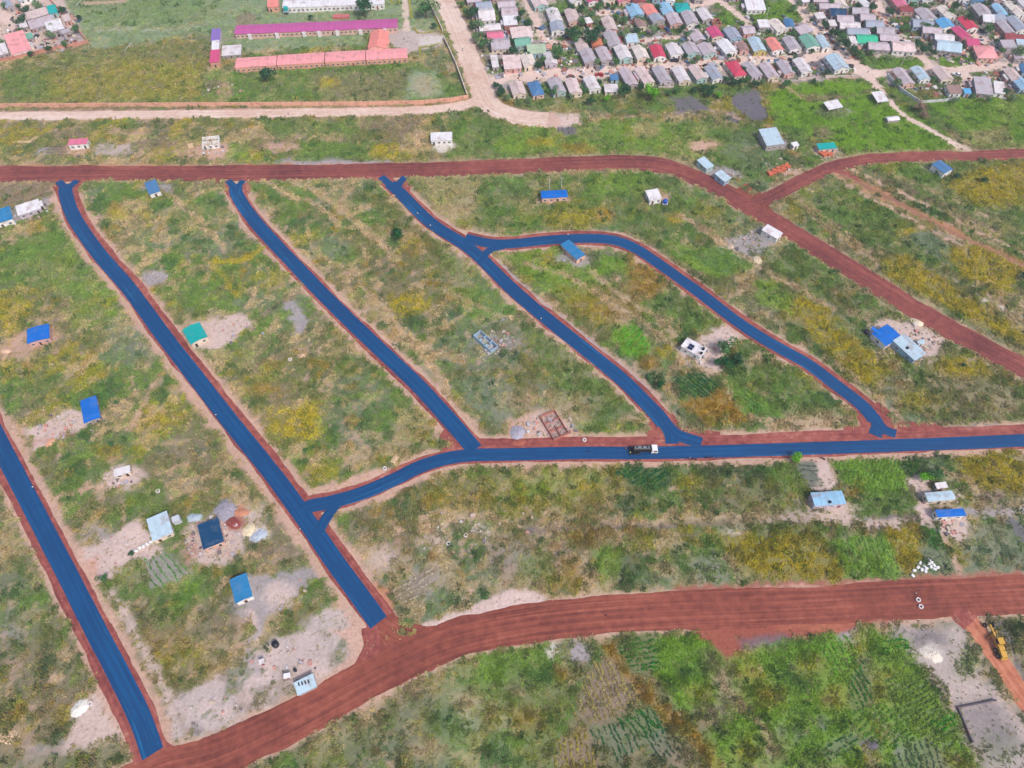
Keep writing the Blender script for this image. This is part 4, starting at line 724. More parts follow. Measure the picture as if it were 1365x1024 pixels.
row('far right top edge', [((1120,4),(-4,-7),16,'paleblue','white'),((1141,6),(-5,-9),16,'pale','white'),((1165,4),(-8,-10),12,'pale','grey'),((1216,7),(-6,-10),16,'paleblue','teal'),((1234,8),(-6,-10),14,'white','white'),((1265,8),(-6,-11),16,'pinkwhite','cream'),((1284,6),(-4,-10),16,'lilac','white'),((1301,8),(-3,-7),20,'steelblue','blue',dict(roof='mono')),((1329,8),(-4,-10),14,'pale','pinkw'),((1358,7),(-3,-9),18,'grey','grey',h)], 'houses at the right end of the top edge')
row('lower right town block', [((1209,119),(-16,-21),18,'lilac','peach'),((1231,113),(-14,-17),17,'paleblue','white'),((1260,113),(-14,-17),20,'pinkgrey','cream'),((1271,131),(-6,-10),18,'brown','white',dict(roof='mono')),((1309,132),(-6,-20),24,'grey','grey',dict(roof='mono')),((1329,131),(-3,-14),14,'pale','white',dict(roof='mono')),((1353,114),(-13,-16),18,'pinkgrey','grey'),((1364,125),(-12,-14),18,'lightblue','blue'),((1287,131),(-3,-6),9,'skyblue','blue',dict(roof='mono'))], 'houses of the lower right town block')
row('top left walled compound', [((5,80),(-4,-12),24,'pale','grey',dict(roof='mono')),((33,76),(-9,-22),30,'salmon','white',dict(roof='mono')),((61,41),(-4,-9),38,'lilac','grey',dict(roof='mono')),((79,47),(-5,-11),24,'white','grey',dict(roof='mono')),((55,29),(-4,-8),32,'pinkgrey','grey',dict(roof='mono')),((75,24),(-3,-9),12,'teal','teal',dict(roof='mono')),((36,43),(-3,-7),11,'pale','grey',dict(roof='mono')),((43,58),(-2,-6),12,'seagreen','grey',dict(roof='mono')),
  ((17,16),(-6,-9),12,'bluegrey','grey'),((40,5),(-4,-10),26,'paleblue','white',h),((94,34),(-3,-7),9,'pinkgrey','pinkw',dict(roof='mono')),((92,50),(-2,-4),12,'grey','grey',dict(roof='mono')),((-4,42),(-4,-9),16,'bluegrey','white')], 'buildings in the top left compound')
def oneoff(F, Vv, w, rc, wc, label, ref, **kw): return town_house(F, Vv, w, rc, wc, label, ref, **kw)
oneoff((815,128), (-2,-9), 20, 'pale', 'cream', 'low pale outbuilding between the fifth and sixth front row houses', 'low pale front outbuilding', roof='mono', H=2.2)
oneoff((819,112), (-2,-7), 11, 'steelblue', 'teal', 'small teal shed behind the low pale front outbuilding', 'small teal front shed', roof='mono', H=2.1)

# field buildings: roof corners near-left, near-right, far-left (px at eaves height)
def roofpts(a, b_, c, H):
    A, B_, Cc = (np.array(P(*q, H)) for q in (a, b_, c))
    fx = B_ - A; w = np.linalg.norm(fx); ux = fx / w; uy = np.array([-ux[1], ux[0]]); Lg = abs(np.dot(Cc - A, uy))
    cen = (A + B_) / 2 + uy * Lg / 2
    return cen, math.atan2(ux[1], ux[0]), w, Lg
def field_house(name, cat, label, a, b_, c, H, roof, rc, wc, over=.25, pitch=.22, **kw):
    cen, rz, w, Lg = roofpts(a, b_, c, H)
    o = building(name, cat, uniq(label), cen[0], cen[1], rz, max(1, w - 2*over), max(1, Lg - 2*over), H, roof, rc, wc, pitch, over, **kw)
    HOUSES.append(((a[0]+b_[0]+2*c[0])/4, (a[1]+b_[1]+2*c[1])/4, kw.get('ref', ''))); return o
FH = field_house
o = FH('house','house','bright blue roofed grey house with a long pink yard, left field',(112,565),(134,557),(99,538),2.7,'gable_y','blue','grey',pitch=.12)
slabs = MB(); slabs.box(-2.6,2.6,-.5,.5,0,.05); 
FH('hut','hut','small pale hut with dark clutter on a round bare yard',(152,636),(174,630),(149,627),2.3,'mono','pale','cream')
o = FH('house','house','pale blue flat roofed house beside the long pink driveway, lower left',(203.5,722),(231,710),(192.5,695),2.8,'mono','paleblue','cream')
b = MB(); b.box(-1.2,1.2,-1,1,0,2.9); x_, y_ = P(231,702,0); q = b.build('side_room', mat((200,205,215),.8)); q.parent = o; q.matrix_parent_inverse = o.matrix_world.inverted() if False else q.matrix_parent_inverse
q.location = (5.0, 0.5, -.1)
FH('house','house','navy blue roofed house among heaps of sand and rubble',(271,733),(299,722),(255,705),2.9,'mono','navy','peach')
FH('house','house','mid blue roofed white house by the grey gravel yard, lower left',(314,805),(337,795),(295,778),2.9,'gable_y','midblue','white',pitch=.15)
FH('shed','shed','small corrugated pale blue shed on bare ground by the red road',(397,928),(423,915),(389,912),2.3,'mono','paleblue','grey',doors=0,wins=0)
cxy = P(407, 913, 0)
FH('house','house','turquoise roofed cream house beside the second blue street',(254,460),(277,449),(241,441),2.8,'gable_y','teal','cream',pitch=.15)
FH('house','house','blue square roofed pink walled house at the far left',(36,459),(66,451),(30,441),2.8,'gable_y','blue','pinkw',pitch=.1)
FH('house','house','blue and white house cut by the left edge of the picture',(-6,299),(17,292),(-9,283),3.2,'mono','midblue','white')
FH('house','house','long white roofed block beside the first blue street',(24,288),(55,278),(15,278),2.6,'mono','white','lilac')
FH('shed','shed','tiny white shed at the right end of the long white block',(52,276),(58,274),(50,270),2.3,'mono','white','white')
FH('house','house','small blue roofed house between the tops of two blue streets',(199,260),(214,255),(192,246),2.6,'mono','steelblue','white')
FH('house','house','small pink roofed white house near the upper red road',(90,194),(116,192),(88,187),2.8,'mono','pink','white')
FH('house','house','half built white walled house without a roof near the upper red road',(268,196),(292,193),(266,183),2.0,'none','white','white')
FH('house','house','white roofed house with dark porch below the school wall',(574,188),(603,187),(572,178),2.8,'mono','white','white')
FH('house','house','bright blue roofed peach house right of the third street top',(722,265),(757,263),(721,255),2.8,'gable_x','blue','peach',pitch=.1)
FH('house','house','small white house left of a blue water tank, upper middle',(866,268),(883,265),(862,255),2.6,'mono','white','white')
FH('house','house','long slanting blue roofed peach house below the curved street',(769,347),(781,340),(744,328),2.8,'gable_y','midblue','peach',pitch=.12)
FH('house','house','white flat roofed house with solar panels in the street loop',(934,477),(943,465),(911,457),3.0,'flat','white','white')
FH('house','house','bright blue roofed wing of the walled yard near the dark red road',(1181,462),(1202,449),(1163,444),2.9,'gable_x','blue','white',pitch=.06)
FH('house','house','narrow blue striped roof wing at the left of the walled yard',(1182,457),(1186,454),(1157,441),2.8,'mono','blue','lilac',doors=0)
FH('house','house','long pale blue roofed light blue house beside the blue roofed wing',(1219,481),(1235,471),(1187,456),3.0,'flat','paleblue','blue')
FH('house','house','white windowed block standing against the dark red road',(1036,319),(1044,311),(1017,305),3.0,'flat','white','white')
FH('house','house','wide light blue roofed house below the blue main street, right',(1086,675),(1128,672),(1081,657),3.2,'gable_x','lightblue','lilac',pitch=.08)
FH('house','house','pale blue roofed house by the round green trees, right',(1237,669),(1274,666),(1233,657),2.9,'gable_x','paleblue','cream',pitch=.1)
FH('hut','hut','small pale hut behind the pale blue roofed house',(1249,652),(1264,650),(1248,644),2.2,'mono','pale','grey')
FH('house','house','bright blue roofed white house below the pale blue one, right',(1250,690),(1288,688),(1245,680),2.9,'gable_x','blue','white',pitch=.08)
FH('house','foundation','roofless red brick house shell above the blue main street',(738,587),(760,577),(712,557),1.3,'none','rust','brick',doors=0,wins=0)
FH('house','house','roofless pale blue block house shell in the middle field',(654,469),(665,461),(633,444),2.2,'none','paleblue','blue',doors=0,wins=0)
FH('barn','barn','light blue roofed open barn on the green by the town',(1022,195),(1046,192),(1008,175),3.2,'mono','paleblue','grey',doors=0)
FH('shelter','shelter','white roofed open shelter on grey ground in the bright green field',(1105,147),(1124,143),(1095,138),2.6,'open','white','grey')
FH('shelter','shelter','slanted white roofed shelter beside the narrow diagonal lane',(1170,137),(1185,135),(1157,125),2.6,'open','white','grey')
FH('shed','shed','small white rounded shed alone in the bright green field',(1184,162),(1200,160),(1182,156),1.9,'gable_x','white','grey',doors=0,wins=0,pitch=.35)
FH('house','house','turquoise roofed building behind orange brick walls at the green field edge',(1092,200),(1116,198),(1088,192),2.5,'flat','teal','peach')
FH('shed','shed','light blue shed nearest the bend of the dark red road, upper one',(942,226),(952,221),(928,215),2.6,'mono','paleblue','teal',doors=0)
FH('shed','shed','light blue shed nearest the bend of the dark red road, lower one',(966,243),(975,237.5),(955,231),2.6,'mono','paleblue','blue',doors=0)
FH('house','house','white house with a blue roof alone in the right field',(1259,232),(1271,226),(1240,220),3.0,'gable_y','steelblue','white',pitch=.12)
FH('latrine','latrine','small white latrine beside the pale blue corrugated shed',(378,905),(387,903),(377,899),2.0,'flat','white','white',wins=0)
FH('latrine','latrine','small white latrine box beside the half gravel driveway, lower left',(346,886),(352,884),(344,881),2.0,'flat','pale','white',wins=0)
FH('shed','shed','small white shed left of the orange brick stacks',(1058,196),(1066,194),(1058,190),2.2,'mono','white','white')
FH('shed','shed','tiny white shed in the walled yard near the dark red road',(1225,460),(1234,457),(1223,455),2.0,'mono','paleblue','white')

for lab, w_, l_, c_ in (('roofless red brick', 1, 1, (176,150,146)), ('roofless pale blue', 1, 1, (196,196,204))):
    o = [q for q in C.objects if q.get('label','').startswith(lab)][0]; wv = [c for c in o.children if c.name.startswith('wall')][0].data.vertices
    x1, y1 = max(v.co.x for v in wv), max(v.co.y for v in wv); b = MB(); b.box(-x1 + .21, x1 - .21, -y1 + .21, y1 - .21, -.2, .14); b.build('floor', mat(c_, .9, .2, 1.2), o)
    rb = random.Random(4); b = MB()
    for k in range(40):
        x, y, s_ = rb.uniform(-x1*.85, x1*.85), rb.uniform(-y1*.9, y1*.9), rb.uniform(.15, .4); b.box(x - s_, x + s_, y - s_*.7, y + s_*.7, .14, .14 + s_*.8)
    b.build('rubble', mat(c_, .9, .25, 2, k=.6), o)['kind'] = 'stuff'
# ---- school
FH('school_block','school','long purple roofed classroom block of the school',(312,46),(530,37),(314,34),3.0,'gable_x','purple','peach',pitch=.08,over=.4)
sal = [((313,91),(368,87.5),(313,78)),((369,87.5),(432,83.5),(369,74)),((433,83.5),(487,80.5),(433,70)),((488,80.5),(543,77.5),(488,67))]
for i, (a, b_, c) in enumerate(sal):
    o = FH('school_block','school','salmon roofed classroom block, %s from the left of four in line' % ORD[i], a, b_, c, 3.0, 'gable_x', 'salmon', 'orange', pitch=.08, over=.1)
    o['group'] = 'salmon classroom blocks in line'
FH('school_hall','school','salmon gabled school hall between the two classroom rows',(490,65),(515,65),(483,42),3.6,'gable_y','coral','peach',pitch=.3)
FH('school_hall','annex','small salmon annex on the right side of the school hall',(507,60),(519,59),(505,49),3.0,'gable_x','coral','peach',pitch=.2)
FH('school_house','building','violet roofed building at the left end of the school',(281,55),(293,54),(280,41),3.0,'mono','violet','lilac')
FH('school_house','building','white roofed building between the violet and raspberry roofs',(282,67),(292,66),(282,56),2.6,'mono','white','white')
FH('school_house','building','raspberry roofed orange walled building at the left end of the school',(279,84),(292,83),(279,69),3.2,'mono','raspberry','orange')
FH('school_house','shelter','grey sheet roofed shelter left of the salmon blocks',(295,75),(321,73),(294,63),2.4,'mono','pale','grey')
FH('school_block','building','long white building along the top edge behind the school',(376,11),(512,6),(376,-2),3.0,'gable_x','white','white',pitch=.1)
FH('school_house','building','small salmon walled building left of the long white one',(356,10),(371,9),(356,0),3.0,'mono','coral','orange')
# pillars of the purple block porch
for i, px in enumerate((331, 365, 369, 400, 405, 421, 425, 446, 450, 477, 481, 509, 514)):
    pass
def child_world(parent, name, me, loc, rz=0):
    c, s_ = math.cos(-parent.rotation_euler[2]), math.sin(-parent.rotation_euler[2])
    dx, dy = loc[0] - parent.location[0], loc[1] - parent.location[1]
    return obj(name, me, parent, (dx*c - dy*s_, dx*s_ + dy*c, loc[2]), rz - parent.rotation_euler[2])
pp = [o for o in C.objects if o.get('label','').startswith('long purple')][0]
pb = MB(); pb.box(-.9, .9, -.5, .35, -.3, 2.9); pme = pb.mesh('pillar', mat((240,232,236), .8, .05))
for px in (331, 367, 403, 423, 447, 478, 511):
    xl = P(px, 46, 3)[0] - P(421, 41, 3)[0]; ob = [c for c in pp.children if c.name.startswith('wall')][0]
    yy = min(v.co.y for v in ob.data.vertices); obj('pillar', pme, pp, (xl, yy - .45, 0))

# ---- boundary walls
def wall_run(name, label, px, h, t, col, cat='wall', posts=0):
    pts = [P(*p) for p in px]; root = empty(name, (pts[0][0], pts[0][1], 0), 0, uniq(label), cat); m = mat(col, .9, .12, .6, stain=(150,100,84)); o0 = np.array(pts[0])
    for i in range(len(pts) - 1):
        a, b_ = np.array(pts[i]), np.array(pts[i+1]); d = b_ - a; n = max(1, int(np.linalg.norm(d) / 6))
        w = MB(); L_ = np.linalg.norm(d) - t; w.box(t*.5, L_ + t*.5, -t/2, t/2, -.3, h); cp_ = w.build('wall_panel', m, root)
        cp_.location = (*(a - o0), 0); cp_.rotation_euler = (0, 0, math.atan2(d[1], d[0]))
        c_ = MB(); c_.box(t*.5, L_ + t*.5, -t/2 - .05, t/2 + .05, h + .002, h + .1); k_ = c_.build('coping', m, cp_)
    pb = MB(); pb.box(-t*.9, t*.9, -t*.9, t*.9, -.3, h + .25); pm = pb.mesh('pier', m)
    for p in pts: obj('pier', pm, root, (p[0] - o0[0], p[1] - o0[1], 0))
wall_run('boundary_wall','orange brick boundary wall along the pale road below the school',[(-40,144),(120,143),(340,142),(480,141),(560,139.5),(600,136),(624,132)],2.2,.3,(232,176,152))
wall_run('boundary_wall','pale boundary wall slanting up the right side of the school yard',[(623,130),(608,88),(592,53)],2.0,.3,(232,212,200))
wall_run('boundary_wall','pale boundary wall above the school gate',[(590,43),(578,18),(566,-12)],2.0,.3,(224,204,196))
wall_run('boundary_wall','pink brick wall around the top left compound',[(-30,88),(20,80),(70,68),(118,59),(104,40),(62,-4)],2.0,.3,(216,152,134))
wall_run('boundary_wall','white wall around the yard below the lower right town block',[(1182,103),(1200,122),(1218,134),(1226,139),(1262,136),(1274,133),(1280,124)],1.8,.25,(214,222,226))
wall_run('boundary_wall','low tan wall in front of the right end of the front town row',[(1064,107),(1090,106)],1.4,.25,(226,204,200))
wall_run('boundary_wall','low pale wall in front of the lilac front row house',[(878,119),(897,118)],1.3,.25,(222,206,206))
wall_run('boundary_wall','low pale wall under the big pale blue front row roof',[(1100,104),(1146,104)],1.3,.25,(226,206,202))
wall_run('boundary_wall','dark low block wall of the unfinished plot at the bottom right',[(1295,989),(1276,944),(1325,934)],.7,.25,(96,92,104))

# ------------------------------------------------------------------ trees
def leaf_mesh(seed, n, col, spread=.55):
    rs = np.random.RandomState(seed); v = []; f = []; cols = []
    lobes = [(rs.normal(0, .30), rs.normal(0, .30), rs.uniform(-.15, .45), rs.uniform(.35, .62)) for _ in range(7)]
    for i in range(n):
        lx, ly, lz, lr = lobes[rs.randint(7)]; d = rs.normal(size=3); d /= np.linalg.norm(d); rr = lr * rs.uniform(.55, 1.08)
        c = np.array([lx, ly, lz]) + d * rr * np.array([1, 1, .8]); s = rs.uniform(.05, .11)
        nrm = d + rs.normal(size=3) * .6; nrm /= np.linalg.norm(nrm); u = np.cross(nrm, [.3, .5, .8]); u /= np.linalg.norm(u); w = np.cross(nrm, u)
        b0 = len(v); v += [tuple(c - u*s - w*s*.5), tuple(c + u*s - w*s*.6), tuple(c + u*s*.8 + w*s*.7), tuple(c - u*s*.7 + w*s*.6)]; f.append((b0, b0+1, b0+2, b0+3))
        k = rs.uniform(.6, 1.35); cols.append((k, k * rs.uniform(.92, 1.1), k * rs.uniform(.7, 1.1)))
    me = bpy.data.meshes.new('crown'); me.from_pydata(v, [], f); me.update()
    at = me.attributes.new('leafvar', 'FLOAT_COLOR', 'FACE'); at.data.foreach_set('color', np.array([(*c, 1) for c in cols], np.float32).ravel())
    m, nt, b = newmat('leaves'); a = N(nt, 'ShaderNodeAttribute', attribute_name='leafvar'); mx = N(nt, 'ShaderNodeMix', data_type='RGBA', blend_type='MULTIPLY'); mx.inputs[0].default_value = 1
    mx.inputs[6].default_value = (*[min(.5, c * 1.25) for c in alb(col)], 1); nt.links.new(a.outputs['Color'], mx.inputs[7]); nt.links.new(mx.outputs[2], b.inputs['Base Color']); b.inputs['Roughness'].default_value = .7
    b.inputs['Specular IOR Level'].default_value = .15
    me.materials.append(m); return me
GREENS = {'dark green':(40,84,58),'green':(70,112,68),'bright green':(98,164,36),'dusty green':(104,130,98),'deep green':(22,84,44),'brown':(136,112,104)}
CROWN = {k: [leaf_mesh(60 + 10*i + j, 620, c) for j in range(2)] for i, (k, c) in enumerate(GREENS.items())}
m_bark = mat((110,92,80), .95, .2, 3)
tb = MB(); tb.tube((0,0,-.3),(.05,.02,1.2),.16,8,0,.11); tb.tube((.05,.02,1.1),(.5,.3,2.0),.09,6,0,.04); tb.tube((.05,.02,1.1),(-.45,.2,2.1),.09,6,0,.04); tb.tube((.05,.02,1.1),(.0,-.5,2.0),.08,6,0,.03)
TRUNK = tb.mesh('trunk', m_bark)
used_lab = {}
def near_ref(px, py):
    best = None
    for hx, hy, ref in HOUSES:
        if not ref: continue
        d = math.hypot(px - hx, py - hy)
        if best is None or d < best[0]: best = (d, px - hx, py - hy, ref)
    d, dx, dy, ref = best
    rel = ('right of' if dx > 0 else 'left of') if abs(dx) > abs(dy) else ('in front of' if dy > 0 else 'behind')
    return rel, ref
def tree(px, py, dia, kind=None, label=None, rnd=random.Random(3)):
    # px,py = crown centre as seen; base stands below it
    kind = kind or rnd.choice(['dark green','green','green','dusty green','dark green'])
    sc = FPX / (CAMH / (SP + (py - 512) / FPX * -1 * -CP)); r = dia / 2 / sc
    r *= 1.15 if py < 135 else 1; hgt = max(1.2, r * 1.05); x, y = P(px, py, hgt)
    size = 'small' if dia < 10 else ('round' if dia < 15 else 'large')
    if not label:
        rel, ref = near_ref(px, py); label = '%s %s tree %s the %s' % (size, kind, rel, ref)
        if label in LBL:
            for adj in ('leafy','low','bushy','spreading','scraggy','squat','thin','ragged','dense','loose','rounded','sparse','tidy','wide'):
                l2 = '%s %s %s tree %s the %s' % (size, adj, kind, rel, ref)
                if l2 not in LBL: label = l2; break
    t = empty('tree', (x, y, 0), rnd.uniform(0, 6.28), uniq(label), 'tree', 'trees and bushes')
    cr = obj('crown', rnd.choice(CROWN[kind]), t, (0, 0, hgt)); cr.scale = (r, r * rnd.uniform(.85, 1.1), r * rnd.uniform(.75, 1.0))
    tr = obj('trunk', TRUNK, t); k = max(.5, hgt / 2.0); tr.scale = (k, k, k)
T = [(616,6,9),(628,16,17),(630,33,12),(638,33,16),(647,5,9),(694,17,11),(704,33,14),(690,7,9),(644,58,15),(634,50,12),(683,69,15),(717,87,13),(661,113,10),(668,121,15),(677,130,10),(735,17,10),(762,11,12),(788,19,14),(765,43,19),(767,52,14),(777,29,12),(789,47,24,'dark green'),(797,41,16,'dark green'),(798,7,12),(811,8,8),(822,22,12),(831,27,12),(849,40,10),(830,46,13),(743,69,18),
 (739,77,12),(738,123,12),(768,119,8,'bright green'),(780,121,10),(822,83,12),(788,134,12),(810,132,10,'bright green'),(834,120,19,'dark green'),(855,117,10),(866,124,22,'bright green'),(902,121,9),(924,84,10),(914,75,8),(939,116,13),(946,124,13),(958,126,10,'bright green'),(964,105,8),(969,107,10),(979,109,12),(972,75,8),(987,109,12),(996,106,10),(1007,111,12),(1017,109,8),(1048,111,14),(1060,78,8),
 (862,4,8),(876,9,10),(880,23,8),(870,40,14),(877,39,8),(910,38,10),(916,46,10),(940,57,10),(916,7,8),(1065,5,8),(1081,11,12),(1025,43,6),(1100,32,12),(1110,43,10),(1143,9,12),(1164,9,13),(1121,14,8),(1187,15,13),(1215,7,12),(1231,9,12),(1115,44,14),(1121,52,16),(1128,59,14),(1138,67,14),(1145,71,12),(1167,25,8),(1166,40,9),(1190,28,8),(1208,37,12),(1225,58,14,'dark green'),(1233,65,14,'dark green'),(1201,56,8),
 (1273,8,14),(1269,16,12),(1292,23,14,'dark green'),(1315,5,10),(1347,6,10),(1319,39,14),(1247,37,10),(1343,22,8),(1288,46,8),(1359,69,16),(1327,55,8),(1335,67,10),(1240,60,8),(1197,110,12),(5,8,9),(49,8,14),(33,13,12),(27,27,15),(43,20,8),(2,57,11),(100,38,12),(66,46,12),(85,59,10),(64,64,9),
 (1160,70,9),(1150,76,8),(900,10,8),(702,60,7),(754,40,8),(808,66,8),(915,60,7),(1064,62,7),(1245,70,9),(1305,14,8),(950,117,9),(925,121,10),(892,124,9),(760,128,9,'dusty green'),(705,133,10,'dusty green'),(1085,108,8),(1350,130,10),(1318,133,9),(1298,128,8)]
for t in T: tree(*t)
NT = []
for hx, hy, ref in list(HOUSES):
    if ref and hy < 130 and len(NT) < 95:
        rr_ = random.Random(int(hx*13 + hy*7))
        if rr_.random() < .62:
            tx, ty = hx + rr_.choice([-1, 1])*rr_.uniform(9, 13), hy + rr_.uniform(-9, 9)
            if min(math.hypot(tx - q[0], ty - q[1]) for q in T + NT or [(0,0)]) > 8 and min(math.hypot(tx - q[0], (ty - q[1])) for q in HOUSES) > 8 and ty > 2 and road_dist(*[np.array([v]) for v in P(tx, ty)])[0] > 2: NT.append((tx, ty, rr_.uniform(6, 11)))
for t in NT: tree(*t)
X2 = [(354,100,20,'dark green','large dark tree in front of the second salmon classroom block'),(484,8,25,'dark green','large dark round tree in front of the long white building'),(459,6,7,'dark green','small tree before the middle of the long white building'),(418,6,7,'green','small tree near the left end of the long white building'),(567,12,22,'green','broad tree left of the wide dirt road at the top'),(578,34,9,'dark green','small dark bush by the yellow hedge corner'),(413,23,8,'dark green','small dark tree behind the purple classroom block'),
 (531,311,20,'deep green','deep green bush alone in the field between the second and third streets'),(527,308,12,'deep green','smaller deep green clump joined to the lone field bush'),(1061,608,17,'bright green','bright green tree at the edge of the blue main street, right'),(1233,638,19,'bright green','bright round tree left of the pair near the pale blue roof'),(1250,633,19,'green','green round tree right of the pair near the pale blue roof'),
 (966,463,26,'green','green tree right of the white house with solar panels'),(966,482,26,'deep green','deep green tree below the green one by the white flat house'),(984,478,20,'dark green','dark tree furthest right of the white house with solar panels'),(1366,367,15,'dark green','dark bush cut by the right edge beside the yellow grass'),(176,737,9,'deep green','small deep green bush at the edge of the long pink driveway'),(1227,141,17,'brown','leafless brown tree beside the white yard wall'),
 (1232,152,13,'brown','lower brown bush below the leafless tree'),(880,512,16,'deep green','low deep green thicket at the left of the dark garden plot'),(155,536,9,'green','small green bush right of the bright blue roof, left field'),(148,592,10,'green','small bush beside the pink yard path, left field'),(1284,487,8,'dark green','small dark bush in the yellow grass by the dark red road'),(1312,240,10,'dark green','dark bush in the yellow field at the right'),
 (1275,235,12,'dark green','dark bush beside the white house with a blue roof'),(138,771,14,'green','green bush where the long pink driveway meets its grey heap')]
for t in X2: tree(*t)

# yellow flowering hedges of the school drive
def hedge(label, px, w, h_, col):
    pts = resample([P(*p) for p in px], .5); rs = np.random.RandomState(len(label)); v = []; f = []
    for (x, y) in pts:
        for k in range(14):
            c = np.array([x + rs.uniform(-w, w), y + rs.uniform(-w, w), rs.uniform(0, h_)]); u = rs.normal(size=3)*.16; wv = rs.normal(size=3)*.16
            b0 = len(v); v += [tuple(c), tuple(c+u), tuple(c+u+wv), tuple(c+wv)]; f.append((b0,b0+1,b0+2,b0+3))
    me = bpy.data.meshes.new('hedge'); me.from_pydata(v, [], f); me.update(); me.materials.append(mat(col, .8, .3, 2)); tag(obj('hedge', me), uniq(label), 'hedge', 'yellow hedges of the school drive')
hedge('yellow hedge along the right side of the school drive',[(545,-20),(546,5),(549,25)],.5,1,(196,190,40))
hedge('yellow hedge loop left of the school drive at the top',[(520,-8),(522,4),(532,5),(534,-8)],.4,.9,(196,190,40))
hedge('yellow hedge closing the garden above the school forecourt',[(552,38),(557,45),(576,44)],.5,1,(196,186,50))
hedge('yellow hedge climbing to the school gate wall',[(588,43),(584,32),(580,24)],.6,1,(206,196,40))
hedge('yellow hedge below the school forecourt',[(560,74),(559,64),(574,63),(585,59)],.4,.9,(186,190,50))

# ------------------------------------------------------------------ vehicles
m_yel = mat((210,164,70), .45, .08, 2); m_wht = mat((236,236,238), .4, .05); m_blk = mat((24,24,28), .4, .15, 2); m_chr = mat((170,178,186), .35, .1, 2, metal=.6)
def wheel_part(parent, x, y, r, w):
    b = MB(); b.cyl((-w/2, 0, 0), r, r, w, 16, 'x'); o = b.build('wheel', m_tyre, parent); o.location = (x, y, r)
    h_ = MB(); h_.cyl((-w/2 - .02, 0, 0), r*.5, r*.5, w + .04, 10, 'x'); h_.build('rim', m_chr, o)
def place(o, px, py, heading, z=0.0):
    x, y = P(px, py, z); o.location = (x, y, z); o.rotation_euler = (0, 0, heading)
def head(a, b_):
    p, q = P(*a), P(*b_); return math.atan2(q[1] - p[1], q[0] - p[0]) - math.pi/2   # +Y is forward
# bitumen tanker
t = empty('tanker_truck', (0,0,0), 0, uniq('black bitumen tanker truck with white cab on the blue main street'), 'truck')
b = MB(); b.box(-.45,.45,-4.6,4.2,.75,1.05); b.box(-1.1,1.1,-4.75,-4.5,.6,.9); b.build('chassis', m_blk, t)
b = MB(); b.cyl((0,-4.2,2.05), 1.12, 1.12, 5.9, 20, 'y'); b.cyl((0,-4.3,2.05), .8, 1.05, .1, 16, 'y'); b.cyl((0,1.7,2.05), 1.05, .8, .12, 16, 'y'); tk = b.build('tank', m_blk, t)
b = MB(); b.box(-.45,.45,-3.8,1.3,3.14,3.24); b.build('walkway', m_chr, tk)
b = MB()
for y in (-3.0,-1.2,.6): b.cyl((0,y,3.24), .32, .32, .16, 12)
b.build('hatch', m_blk, tk)
b = MB(); b.prism([(2.1,.7),(4.35,.7),(4.4,1.7),(4.1,2.75),(2.2,2.85),(2.1,2.4)], -1.15, 1.15); cb = b.build('cab', m_wht, t)
b = MB(); b.add([(-1.0,4.42,1.75),(1.0,4.42,1.75),(.95,4.15,2.6),(-.95,4.15,2.6)], [(0,1,2,3)]); b.box(-1.17,-1.15,2.9,4.0,1.75,2.45); b.box(1.15,1.17,2.9,4.0,1.75,2.45); b.build('window', m_glass, cb)
b = MB(); b.box(-2.1,2.1,-5.2,-5.0,.5,.62); b.box(-.6,.6,-5.1,-4.5,.62,1.5); b.tube((-.9,-5.0,.6),(-.9,-4.6,1.9),.06); b.build('spray_bar', m_blk, t)
for y in (3.3,-2.2,-3.5):
    for sx in (-1, 1): wheel_part(t, sx*.98, y, .52, .34)
place(t, 859, 602, head((830,601),(880,600)), .24)
# motor grader
g = empty('motor_grader', (0,0,0), 0, uniq('yellow motor grader standing on the orange track at the right'), 'grader')
b = MB(); b.prism([(-4.3,.9),(-.9,.9),(-.9,2.0),(-1.6,2.15),(-4.2,1.9)], -.75, .75); en = b.build('engine_hood', m_yel, g)
b = MB(); b.cyl((.3,-2.6,2.05),.07,.07,.8,8); b.build('exhaust', m_blk, en)
b = MB(); b.box(-.7,.7,-.95,.6,1.0,1.6); b.box(-.8,.8,-1.0,.7,2.95,3.1); 
for sx in (-1,1):
    for y in (-.9,.5): b.box(sx*.7-.05,sx*.7+.05,y,y+.1,1.6,2.95)
cb = b.build('cab', m_yel, g); b = MB(); b.box(-.66,.66,-.82,.52,1.6,2.93); b.build('window', m_glass, cb)
b = MB(); b.prism([(.6,1.1),(2.2,1.55),(4.6,1.35),(4.9,.9),(4.5,.95),(2.2,1.2),(.6,.8)], -.2, .2); b.tube((0,4.7,.95),(0,4.7,.6),.12); b.box(-1.0,1.0,4.6,4.8,.5,.66); b.build('front_frame', m_yel, g)
b = MB(); b.prism([(0,0),(.12,0),(.3,.6),(.2,.65)], -2.0, 2.0); bl = b.build('blade', m_yel, g); bl.location = (0,1.9,.12); bl.rotation_euler = (0,0,R(28))
b = MB(); b.tube((0,1.9,.5),(0,1.9,1.4),.5,14,0,.3); b.tube((-.6,1.4,1.5),(-.8,2.1,.6),.06); b.tube((.6,1.4,1.5),(.8,2.1,.6),.06); b.build('blade_circle', m_yel, g)
for y in (-3.6,-2.1):
    for sx in (-1,1): wheel_part(g, sx*1.05, y, .68, .42)
for sx in (-1,1): wheel_part(g, sx*1.05, 4.7, .68, .38)
b = MB(); b.box(-.9,.9,-4.7,-4.35,.6,1.3); b.tube((-.5,-4.6,.7),(-.5,-5.3,.35),.06); b.tube((.5,-4.6,.7),(.5,-5.3,.35),.06); b.build('ripper', m_yel, g)
place(g, 1326, 857, head((1332,876),(1316,838)), .06); g.scale = (1.08,1.08,1.08)
